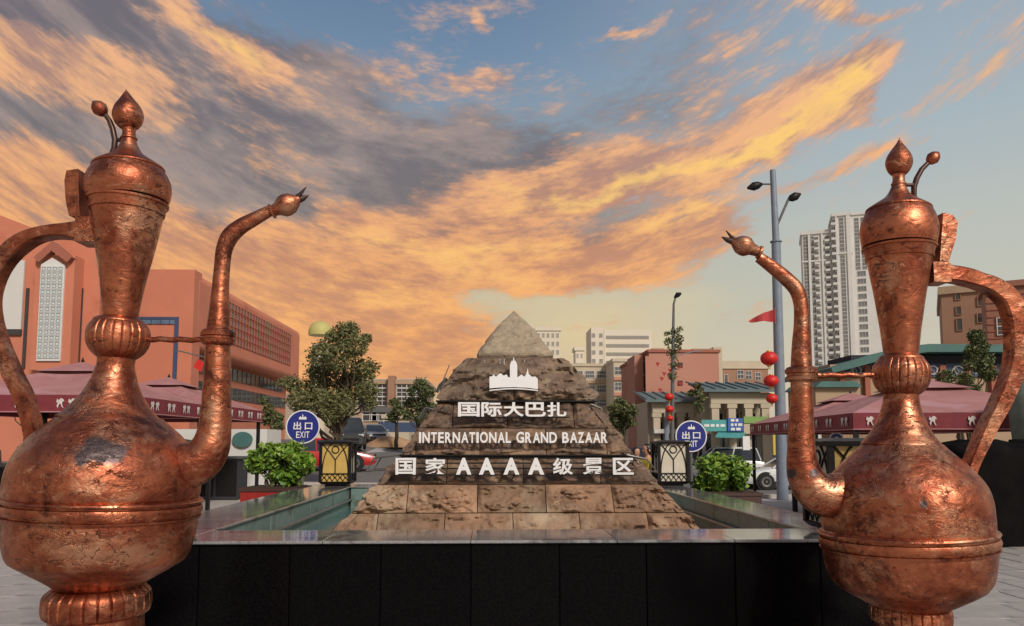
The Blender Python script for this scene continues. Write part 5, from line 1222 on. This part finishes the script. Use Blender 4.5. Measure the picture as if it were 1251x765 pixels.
t = thing('shopfront', 'dark glazed ground floor shopfronts behind the parked white cars', 'shopfront', ((a.x+c.x)/2, 41.2, -.3))
b = MB(); b.box(a.x, c.x, 41.2, 41.35, -.5, P(860, 530, 41.2).z); b.build('glazing', G['glass_dark'], t)
for k in range(9):
    x = a.x+(c.x-a.x)*k/8; b = MB(); b.box(x-.09, x+.09, 41.05, 41.19, -.5, P(860, 529, 41.2).z); b.build('mullion', G['plaster_white'], t)
# --- painted pavilion, brown blocks behind the right ewer
YV = 42.
t = thing('green_roof_pavilion', 'pavilion with long teal eaves and blue painted lattice frieze behind the right ewer', 'pavilion', (P(1110, 500, YV).x, YV, 0))
rf = [(1004, 452), (1030, 443), (1060, 434), (1090, 427), (1120, 423.5), (1190, 424), (1235, 425), (1235, 433), (1120, 433), (1090, 437), (1060, 444), (1030, 452), (1006, 458)]
b = MB(); b.prism([(P(x, y, YV).x, P(x, y, YV).z) for x, y in rf], lambda u, v, w: (u, YV-1.2+w, v), 7.); ro = b.build('roof', G['roof_teal'], t)
b = MB(); b.box(*pb_(1020, 1235, 446, 600, YV, 5.)); b.build('wall', G['plaster_tan'], t)
b = MB(); b.box(*pb_(1040, 1235, 434.5, 444, YV-.1, 3)); b.build('eave_shade', G['cloth_dark'], t)  # dark box standing in for the shade under the eaves
fz = MB(); fz.box(-.7, .7, -.03, .02, -.38, .38); fz.tube([(-.5, -.06, -.25), (-.2, -.06, .25), (.1, -.06, -.25), (.4, -.06, .25), (.6, -.06, -.1)], .045, 5, 1); fz.tube([(.25*math.cos(k*.7), -.07, .25*math.sin(k*.7)) for k in range(10)], .04, 5, 1)
fzm = fz.mesh('frieze_panel', [G['paint_blue'], G['plaster_white']]); og = ORG[t.name]
for k in range(7):
    for j in range(1):
        p = P(1046+k*31, 452.5, YV-.1); inst('frieze_panel', fzm, t, (p.x-og[0], p.y-og[1], p.z-og[2]))
for px in (1030, 1061, 1092, 1154, 1185, 1216):
    b = MB(); b.box(*pb_(px-1.6, px+1.6, 446, 520, YV-.3, .28)); b.build('column', G['terracotta_trim'], t)
b = MB(); b.prism([(P(x, y, 36).x, P(x, y, 36).z) for x, y in ((996, 473), (1004, 466), (1047, 466), (1053, 473))], lambda u, v, w: (u, 36+w, v), 4.); b.box(*pb_(998, 1051, 473.5, 530, 36.3, 3.4), 1)
b.thing('small_kiosk', [G['roof_teal'], G['plaster_tan']], 'small kiosk with teal hipped roof behind the right parasols', 'kiosk')
block('brown_block', 'tan brown apartment block with three small windows seen under the right ewer handle', 'building', 1149, 1200, 351, 75, 15, G['plaster_brown'],
      [(1167, 363, .4, .8, 0), (1168, 381, .4, .8, 0), (1169, 398, .45, 1.2, 0), (1190, 372, .5, .9, 0), (1190, 392, .5, .9, 0)], par=.8, roof_mt=G['plaster_tan'], rot=R(-31), frame='plaster_brown')
t, a, c = block('brick_block', 'red brick block seen inside the right ewer handle', 'building', 1203, 1290, 346, 62, 6, G['brick_red'], [(1222, 400, .8, 1.4, 1)], par=.5, rot=R(-31))
MX = Matrix.Translation((a.x, 62, 0)) @ Matrix.Rotation(R(-31), 4, 'Z') @ Matrix.Translation((-a.x, -62, 0)); b = MB()
for k in range(26): z = a.z-1.2-k*.62; b.box(a.x+.05, c.x, 61.93, 61.99, z, z+.09, 0, MX)
b.build('brick_course', G['terracotta_trim'], t, kind='stuff')

# --- left centre distance: hill, tan building, domed tower
b = MB(); n = 60
for (y0_, zb_, zh, ph) in ((900, -20, 62, 0), ):
    vs = []
    for k in range(n+1):
        x = -900+1500*k/n; h = zh+18*noise.noise(Vector((x*.004, ph, 0)))+6*noise.noise(Vector((x*.02, ph, 3)))
        h *= 1-sst(-100, 160, x)*.7
        vs += [(x, y0_, zb_), (x, y0_+80, h), (x, y0_+600, h*.6)]
    b.add(vs, [(3*k+i, 3*k+3+i, 3*k+4+i, 3*k+1+i) for k in range(n) for i in (0, 1)])
struct(b.build('hills', G['hill'], smooth=60))
t, a, c = block('tan_offices', 'tan four storey building with white window bands in the distance left of the pyramid', 'building', 436, 520, 464, 85, 12, G['plaster_tan'],
      [(x, y, 1.1, 1.0, 1) for y in (469, 479.5, 490) for x in (443, 455, 467, 491, 503, 515)], par=.5)
q0, q1 = P(474, 459, 84), P(482, 459, 84); b = MB(); b.box(q0.x, q1.x, 84, 86, 0, q0.z); b.build('stair_tower', G['plaster_brown'], t)
block('grey_shed', 'low grey flat roofed shed behind the parked vehicles left of the pyramid', 'building', 444, 470, 497, 66, 8, G['plaster_tan'], [(452, 507, 1.2, 1., 1), (463, 507, 1.2, 1., 1)], par=.5, roof_mt=G['metal_grey'])
block('small_house', 'small pale house with a dark window left of the pyramid', 'building', 470, 500, 507, 62, 7, G['plaster_cream'], [(477, 514, 1., .9, 1)], par=.3)
Yd = 120.; p = P(391, 418, Yd)
t = thing('domed_tower', 'tower topped by a yellow green dome rising behind the olive tree', 'tower', (p.x, Yd, 0))
b = MB(); r = 9*Yd/F; b.lathe([(0, r), (p.z-.3, r)], 24, (p.x, Yd, 0)); b.build('shaft', G['plaster_cream'], t, 30)
b = MB(); R0 = 14*Yd/F; zt_ = P(391, 404, Yd).z; b.lathe([(0, R0), (.6, R0*1.02)] + [(.6+R0*.95*math.sin(k*.2), R0*math.cos(k*.2)) for k in range(1, 8)], 32, (p.x, Yd, zt_-.8)); b.build('dome', G['dome_yellow'], t, 50)
b = MB(); b.box(P(462, 527, 58).x, P(520, 527, 58).x, 58, 58.1, P(480, 528, 58).z, P(480, 516, 58).z)
ho = b.thing('hoarding', [G['paint_blue']], 'long blue site hoarding in the distance left of the pyramid', 'fence')
a, c = P(285, 552, 22), P(320, 527, 22)
t = thing('shop_kiosk', 'white kiosk front with a green oval sign under the left parasols', 'kiosk', ((a.x+c.x)/2, 22, 0))
b = MB(); b.box(a.x-2, c.x, 22.5, 24, 0, P(300, 524, 22).z); b.build('wall', G['plaster_white'], t)
cc = P(296, 537, 22.4); b = MB(); b.lathe([(0, 1), (.04, 1)], 32, (0, 0, 0), Vector((0, 1, 0))); b.v = [(x*.30+cc.x, y+cc.y, z*.23+cc.z) for x, y, z in b.v]; b.build('oval_sign', G['roof_teal'], t, 30)

# more trees
def bigtree(label, px, Y, lst, n, leaf, mats, seed, name='tree', tr=.15, H=5.):
    x = P(px, 540, Y).x; bs = (x, Y, gz(x, Y)); tree(name, label, bs, H, px_clumps(bs, Y, lst, .8, seed), n, leaf, mats, seed, trunk_r=tr)
bigtree('dark green tree in the distance just left of the pyramid', 512, 48, [(505, 478, 8), (515, 470, 9), (522, 480, 10), (500, 492, 9), (513, 494, 12), (526, 500, 10), (498, 506, 8), (515, 510, 9)], 2600, .22, [G['leaf_mid'], G['leaf_dark']], 41)
bigtree('low dark tree against the tan building left of the pyramid', 484, 52, [(482, 492, 7), (488, 502, 8), (480, 510, 7)], 900, .22, [G['leaf_mid'], G['leaf_dark']], 42)
bigtree('mid green tree below the cream apartment building right of the pyramid', 760, 40, [(748, 500, 8), (758, 492, 8), (766, 502, 10), (752, 512, 10), (768, 516, 9), (758, 524, 9)], 2400, .20, [G['leaf_mid'], G['leaf_olive']], 43)
bigtree('thin young tree in front of the low cream shop row', 853, 36, [(851, 472, 5), (845, 480, 5), (857, 478, 5), (853, 488, 6), (852, 500, 5), (847, 494, 4)], 700, .17, [G['leaf_mid'], G['leaf_olive']], 44, tr=.07)
bigtree('tall dark green tree beside the brown block under the right ewer handle', 1186, 36, [(1186, 412, 10), (1195, 424, 12), (1178, 432, 10), (1200, 440, 10), (1190, 450, 12), (1172, 448, 8), (1203, 458, 10)], 2600, .19, [G['leaf_mid'], G['leaf_dark']], 45)
bigtree('pale green bushy tree in front of the painted frieze', 1172, 33, [(1165, 458, 10), (1176, 464, 11), (1160, 472, 10), (1180, 478, 11), (1168, 484, 12), (1190, 476, 9)], 2200, .17, [G['leaf_mid'], G['leaf_olive']], 46)
bigtree('small pale shrub tree left of the olive tree before the terracotta hall', 333, 30, [(330, 500, 8), (338, 510, 9), (326, 513, 8), (341, 521, 8), (322, 490, 6)], 900, .16, [G['leaf_olive'], G['leaf_mid']], 47, tr=.06)
bigtree('dark clipped tree behind the left ewer handle', 30, 30, [(14, 470, 10), (30, 476, 9), (44, 468, 8), (6, 484, 9)], 900, .16, [G['leaf_dark'], G['leaf_mid']], 48, tr=.07)

# ------------------------------------------------------------------ vehicles
def car(name, label, x, y, yaw, paint, kind='sedan', group='parked vehicles'):
    t = thing(name, label, 'car', (x, y, gz(x, y)+.012), group, yaw, True)
    if kind == 'suv': L, Wd, belt, Hh, cab = 4.6, .92, .98, 1.66, (-2.05, 1.0, -1.85, .30)
    elif kind == 'truck': L, Wd, belt, Hh, cab = 5.2, 1.0, 1.25, 2.1, (-2.3, 1.6, -2.2, 1.1)
    else: L, Wd, belt, Hh, cab = 4.5, .88, .90, 1.45, (-1.75, 1.05, -1.15, .25)
    hl = L/2
    st = [(-hl, .42, belt-.28, .84), (-hl+.08, .28, belt-.08, .94), (-hl+.5, .22, belt, 1.), (-.6, .20, belt+.02, 1.), (cab[1], .20, belt, 1.), (hl-.55, .22, belt-.12, .97), (hl-.12, .26, belt-.22, .88), (hl, .36, belt-.34, .76)]
    b = MB(); vs = []
    for (xx, zb, zt_, k) in st:
        w = Wd*k
        vs += [(xx, -w*.9, zb), (xx, -w, zb+.16), (xx, -w, zt_-.22), (xx, -w*.93, zt_-.05), (xx, -w*.75, zt_), (xx, w*.75, zt_), (xx, w*.93, zt_-.05), (xx, w, zt_-.22), (xx, w, zb+.16), (xx, w*.9, zb)]
    m_ = 10; b.add(vs, [(i*m_+k, i*m_+(k+1) % m_, (i+1)*m_+(k+1) % m_, (i+1)*m_+k) for i in range(len(st)-1) for k in range(m_)] + [tuple(range(m_)), tuple((len(st)-1)*m_+k for k in range(m_))])
    body = b.build('body', paint, t, 30)
    x0, x1, x2, x3 = cab; w0, w1 = Wd*.90, Wd*.70; zb = belt-.02
    b = MB(); b.add([(x0, -w0, zb), (x1, -w0, zb), (x1, w0, zb), (x0, w0, zb), (x2, -w1, Hh-.07), (x3, -w1, Hh-.07), (x3, w1, Hh-.07), (x2, w1, Hh-.07)], [(0, 1, 5, 4), (1, 2, 6, 5), (2, 3, 7, 6), (3, 0, 4, 7), (4, 5, 6, 7)]); b.build('windows', G['glass_dark'], t)
    b = MB(); b.add([(x2-.03, -w1-.02, Hh-.08), (x3+.03, -w1-.02, Hh-.08), (x3+.03, w1+.02, Hh-.08), (x2-.03, w1+.02, Hh-.08), (x2+.1, -w1+.08, Hh), (x3-.12, -w1+.08, Hh), (x3-.12, w1-.08, Hh), (x2+.1, w1-.08, Hh)], [(0, 1, 5, 4), (1, 2, 6, 5), (2, 3, 7, 6), (3, 0, 4, 7), (4, 5, 6, 7), (3, 2, 1, 0)])
    for s in (-1, 1):
        for (u0, u1) in ((x0, x2), (x1, x3), ((x0+x1)/2, (x2+x3)/2+.05)): b.tube([(u0, s*(w0+.008), zb), (u1, s*(w1+.008), Hh-.07)], .035, 6)
    b.build('roof', paint, t, 30)
    wb = L*.30; r = .33 if kind != 'truck' else .42
    for sx_ in (-wb, wb):
        for s in (-1, 1):
            b = MB(); b.lathe([(-.02, r+.07), (.012, r+.07)], 24, (sx_, s*(Wd-.02), r), Vector((0, s, 0))); b.build('wheel_arch', G['tyre'], t, 30)
            b = MB(); b.lathe([(-.1, r*.9), (-.08, r), (.03, r), (.06, r*.9), (.06, r*.66)], 24, (sx_, s*(Wd-.03), r), Vector((0, s, 0))); wh = b.build('wheel', G['tyre'], t, 30)
            b = MB(); b.lathe([(.055, r*.66), (.07, r*.6), (.05, r*.2), (.07, r*.12)], 12, (sx_, s*(Wd-.03), r), Vector((0, s, 0))); b.build('rim', G['metal_steel'], wh, 30)
    for s in (-1, 1):
        b = MB(); b.box(hl-.22, hl-.03, s*Wd*.62-.16, s*Wd*.62+.16, belt-.42, belt-.27); b.build('headlight', G['lamp_clear'], t)
        b = MB(); b.box(-hl-.02, -hl+.2, s*Wd*.70-.13, s*Wd*.70+.13, belt-.40, belt-.18); b.build('tail_light', G['lamp_red'], t)
        b = MB(); b.box(x3+.35, x3+.5, s*(Wd+.02)-.08, s*(Wd+.02)+.10, belt, belt+.15); b.build('wing_mirror', paint, t)
    b = MB(); b.box(hl-.01, hl+.015, -.26, .26, .42, .54); b.build('number_plate', G['paint_blue'], t)
    b = MB(); b.box(hl-.06, hl+.005, -.5, .5, .56, .72); b.build('grille', G['metal_black'], t)
    return t
def carpx(name, label, px, Y, yaw, paint, kind='sedan'): p = P(px, 560, Y); return car(name, label, p.x, Y, yaw, paint, kind)
carpx('parked_car', 'white suv seen from the side behind the right exit sign', 878, 40, R(172), G['car_white'], 'suv')
carpx('parked_car', 'white sedan behind the black parasol post at the right', 968, 30.5, R(176), G['car_white'], 'sedan')
carpx('parked_car', 'grey sedan roof showing above the cream lantern', 806, 36, R(160), G['car_grey'])
carpx('parked_car', 'dark suv at the right flank of the pyramid behind the people', 768, 34, R(150), G['car_dark'], 'suv')
carpx('parked_car', 'red car partly hidden by the yellow lantern', 398, 34, R(8), G['car_red'])
carpx('pickup_truck', 'dark grey pickup facing the plaza beneath the olive tree', 425, 50, R(-75), G['car_dark'], 'truck')
carpx('parked_car', 'small dark car parked right of the pickup in the distance', 456, 56, R(-70), G['car_grey'])
b = MB(); c = P(478, 536, 54); vs = []
for j in range(9):
    for i in range(17):
        u, v = i/8-1, j/4-1; h = max(0, 1-u*u-v*v)**.7*(.8+.3*noise.noise(Vector((u*3, v*3, 1)))); vs.append((c.x+u*2.0, 54+v*1.2, gz(c.x, 54)+h*1.0))
b.add(vs, [(j*17+i, j*17+i+1, (j+1)*17+i+1, (j+1)*17+i) for j in range(8) for i in range(16)])
b.thing('sand_heap', [G['sand']], 'heap of orange brown sand beside the distant road', 'sand heap', smooth=60)

# ------------------------------------------------------------------ people behind the pyramid
def person(label, x, y, height, top, hairm, face, legs='cloth_dark', arm=(.2, .1)):
    g0 = gz(x, y); t = thing('person', label, 'person', (x, y, g0), None, face, True); s = height/1.7
    def v(a, b_, c_): return Vector((a, b_, c_))*s
    def skin(nm, verts, edges, rads, mt, sub=2):
        me = bpy.data.meshes.new(nm); me.from_pydata([tuple(q) for q in verts], edges, []); o = bpy.data.objects.new(nm, me); C.objects.link(o)
        md = o.modifiers.new('s', 'SKIN'); 
        for i, r in enumerate(rads): me.skin_vertices[0].data[i].radius = (r[0]*s, r[1]*s)
        me.skin_vertices[0].data[0].use_root = True
        o.modifiers.new('u', 'SUBSURF').levels = sub
        dg = bpy.context.evaluated_depsgraph_get(); m2 = bpy.data.meshes.new_from_object(o.evaluated_get(dg)); bpy.data.objects.remove(o)
        m2.materials.clear(); m2.materials.append(mt)
        for p in m2.polygons: p.use_smooth = True
        oo = bpy.data.objects.new(nm, m2); C.objects.link(oo); oo.parent = t; ORG[oo.name] = (0, 0, 0); return oo
    V = [v(0, 0, .92), v(0, 0, 1.05), v(0, 0, 1.25), v(0, 0, 1.36), v(0, 0, 1.46), v(0, -.01, 1.53)]
    E = [(0, 1), (1, 2), (2, 3), (3, 4), (4, 5)]; Rr = [(.15, .11), (.125, .10), (.15, .11), (.13, .09), (.05, .05), (.055, .06)]
    for s2 in (-1, 1):
        i = len(V); V += [v(s2*.17, 0, 1.38), v(s2*.22, .01, 1.12), v(s2*(.22+arm[0]*.1), -.06-arm[1], .90), v(s2*.22, -.10-arm[1], .84)]; E += [(3, i), (i, i+1), (i+1, i+2), (i+2, i+3)]; Rr += [(.05, .05), (.04, .04), (.03, .03), (.028, .02)]
        i = len(V); V += [v(s2*.09, 0, .82), v(s2*.10, -.01, .48), v(s2*.10, .02, .08), v(s2*.11, -.12, .03)]; E += [(0, i), (i, i+1), (i+1, i+2), (i+2, i+3)]; Rr += [(.09, .09), (.06, .06), (.04, .045), (.04, .03)]
    body = skin('body', V, E, Rr, G['skin'])
    Vt = [v(0, 0, .90), v(0, 0, 1.05), v(0, 0, 1.25), v(0, 0, 1.40)]; Et = [(0, 1), (1, 2), (2, 3)]; Rt = [(.175, .135), (.145, .12), (.178, .135), (.165, .125)]
    for s2 in (-1, 1): i = len(Vt); Vt += [v(s2*.18, 0, 1.385), v(s2*.22, .01, 1.16)]; Et += [(3, i), (i, i+1)]; Rt += [(.085, .085), (.068, .068)]
    skin('shirt', Vt, Et, Rt, top)
    Vl = [v(0, 0, .90)]; El = []; Rl = [(.165, .125)]
    for s2 in (-1, 1): i = len(Vl); Vl += [v(s2*.095, 0, .80), v(s2*.10, -.01, .48), v(s2*.10, .02, .10)]; El += [(0, i), (i, i+1), (i+1, i+2)]; Rl += [(.105, .105), (.075, .075), (.06, .06)]
    skin('trousers', Vl, El, Rl, G[legs])
    b = MB(); hc_ = v(0, -.015, 1.60)
    prof = [(-.115, .03), (-.10, .05), (-.07, .062), (-.03, .072), (.02, .078), (.06, .072), (.09, .052), (.108, .02)]
    b.lathe([(h*s, r*s) for h, r in prof], 24, hc_); b.v = [(x_, (y_-hc_.y)*1.15+hc_.y, z_) for x_, y_, z_ in b.v]; hd = b.build('head', G['skin'], t, 60)
    b = MB(); b.add([v(-.012, -.10, 1.585), v(.012, -.10, 1.585), v(0, -.125, 1.575), v(0, -.10, 1.625)], [(0, 1, 2), (0, 2, 3), (1, 3, 2)])
    for s2 in (-1, 1): b.lathe([(-.01*s, .004*s), (0, .03*s), (.01*s, .004*s)], 10, v(s2*.080, 0, 1.59), Vector((1, .3, 0)))
    b.build('nose_and_ears', G['skin'], hd, 60)
    for s2 in (-1, 1): b = MB(); b.lathe([(-.006*s, .002), (0, .010*s), (.006*s, .002)], 10, v(s2*.030, -.098, 1.615), Vector((1, 0, 0))); b.build('eye', G['hair'], hd, 60)
    b = MB(); b.box(-.022*s, .022*s, -.100*s, -.088*s, 1.548*s, 1.555*s); b.build('mouth', G['lantern_red'], hd)
    b = MB(); hv = []
    b.lathe([(h*s, r*s) for h, r in [(-.10, .05), (-.06, .075), (0, .088), (.05, .086), (.09, .066), (.118, .03), (.122, .005)]], 24, hc_)
    b.v = [(x_, max((y_-hc_.y)*1.18+hc_.y+.022*s, hc_.y-.055*s) if z_ < hc_.z+.06*s else (y_-hc_.y)*1.18+hc_.y+.01*s, z_) for x_, y_, z_ in b.v]; b.build('hair', hairm, hd, 60)
p = P(791.5, 560, 13.2); person('person in a yellow shirt with short black hair behind the right flank of the pyramid', p.x, 13.2, 1.56, G['cloth_yellow'], G['hair'], R(-70))
p = P(777, 560, 15.2); person('person in a white top just left of the person in yellow, behind the pyramid', p.x, 15.2, 1.52, G['cloth_white'], G['hair'], R(20))
p = P(484, 545, 66); person('distant person in a red top near the sand heap', p.x, 66, 1.6, G['flag_red'], G['hair'], R(0))

# ------------------------------------------------------------------ right edge: cloth covered stall, stone jar; stalls under the parasols
b = MB(); x0 = P(1193, 600, 11.).x; x1 = x0+2.2; n1_, n2_ = 40, 18; vs = []
rnd = random.Random(9)
for j in range(n2_+1):
    v_ = j/n2_
    for i in range(n1_):
        a_ = 2*math.pi*i/n1_; sq = .5/max(abs(math.cos(a_)), abs(math.sin(a_)))**.75
        fold = 1+(1-v_)*.06*math.sin(a_*11+noise.noise(Vector((a_*2, 0, 1)))*3)
        ztp = 1.58+.13*noise.noise(Vector((math.cos(a_)*2, math.sin(a_)*2, 4)))
        rr = sq*fold*(1 if v_ < .85 else math.cos((v_-.85)/.15*1.5)+.02)
        vs.append(((x0+x1)/2+math.cos(a_)*rr*2.1, 11.9+math.sin(a_)*rr*1.6, ztp*(min(1, v_/.92))+.12*noise.noise(Vector((i*.5, j*.4, 0)))*v_))
b.add(vs, [(j*n1_+i, j*n1_+(i+1) % n1_, (j+1)*n1_+(i+1) % n1_, (j+1)*n1_+i) for j in range(n2_) for i in range(n1_)]+[tuple(n2_*n1_+i for i in range(n1_))])
b.v = [(x, y, max(.012, z)) for x, y, z in b.v]
b.thing('covered_stall', [G['cloth_black']], 'stall covered to the ground with a black cloth at the right edge', 'covered stall', smooth=60)
p = P(1221, 540, 12.9); r = 17*12.9/F
b = MB(); zt_ = P(1221, 461, 12.6).z
b.lathe([(0, r*1.6), (.2, r*1.6), (.3, r*1.1), (1.0, r*.9), (1.5, r*1.1), (zt_-.75, r*1.25), (zt_-.35, r*1.3), (zt_-.15, r*1.0), (zt_-.05, r*.6), (zt_, r*.2)], 32, (p.x+.25, 12.45, 0))
b.thing('stone_jar', [G['jar_green']], 'tall weathered green grey jar statue behind the right ewer handle', 'statue', smooth=50)
def stall(label, px0, px1, Y, zt_, mt, seed):
    a, c = P(px0, 600, Y), P(px1, 600, Y); g0 = gz(a.x, Y); t = thing('stall_counter', label, 'stall', ((a.x+c.x)/2, Y, g0)); rnd = random.Random(seed)
    b = MB(); b.box(a.x, c.x, Y, Y+.8, g0, zt_-.06); b.build('cabinet', mt, t)
    b = MB(); b.box(a.x-.05, c.x+.05, Y-.05, Y+.85, zt_-.059, zt_); b.build('counter_top', G['metal_grey'], t)
    n = int((c.x-a.x)/.6)
    for k in range(n):
        b = MB(); x = a.x+.05+k*(c.x-a.x)/n; b.box(x, x+(c.x-a.x)/n-.08, Y-.025, Y-.002, g0+.1, zt_-.12); b.build('door_panel', G['metal_black'], t)
    for k, (f, m_, cn, h, w) in enumerate(((.2, 'plaster_white', 'white', .28, .16), (.5, 'plaster_tan', 'tan', .36, .12), (.8, 'lantern_red', 'red', .18, .14))):
        x = a.x+(c.x-a.x)*f; b = MB(); b.frus(x, Y+.35, zt_+.001, zt_+h, w, w, w*.9, w*.9)
        b.thing('goods_box', [G[m_]], cn+' box of goods on the '+label.replace('dark ', ''), 'box', group='goods on the stall counters')
stall('dark counter with goods under the nearest left parasol', -60, 90, 15.5, 1.15, G['cloth_dark'], 3)
stall('dark counter with boxes under the farther left parasol', 120, 290, 20.5, 1.2, G['cloth_dark'], 4)
stall('dark counter with goods under the right parasols', 1000, 1260, 20.5, .95, G['cloth_dark'], 5)
b = MB(); cc = P(1022, 537, 18.5)
t = thing('round_sign', 'round blue and white sign hanging under the right parasols', 'sign', (cc.x, cc.y, cc.z-.18))
b.lathe([(0, .19), (.03, .19)], 32, cc, Vector((0, 1, 0))); b.build('rim', G['sign_white'], t, 30)
b = MB(); b.lathe([(-.006, .15), (-.001, .15)], 32, cc, Vector((0, 1, 0))); b.build('disc', G['sign_blue'], t, 30)
b = MB(); b.lathe([(-.012, .07), (-.007, .07)], 24, cc, Vector((0, 1, 0))); b.build('emblem', G['sign_white'], t, 30)
# red hanging flag in front of the hall
a, c = P(238, 438, 30), P(246, 453, 30)
t = thing('red_flag', 'small red flag hanging from a slanted pole in front of the terracotta hall', 'flag', (a.x, 30, a.z))
b = MB(); b.add([P(236, 448, 30), P(242, 438, 30), P(249, 443, 30), P(246, 455, 30)], [(0, 1, 2, 3)]); b.build('cloth', G['lantern_red'], t)
b = MB(); b.tube([P(216, 428, 30), P(252, 437, 30)], .03, 6); b.build('pole', G['metal_steel'], t)
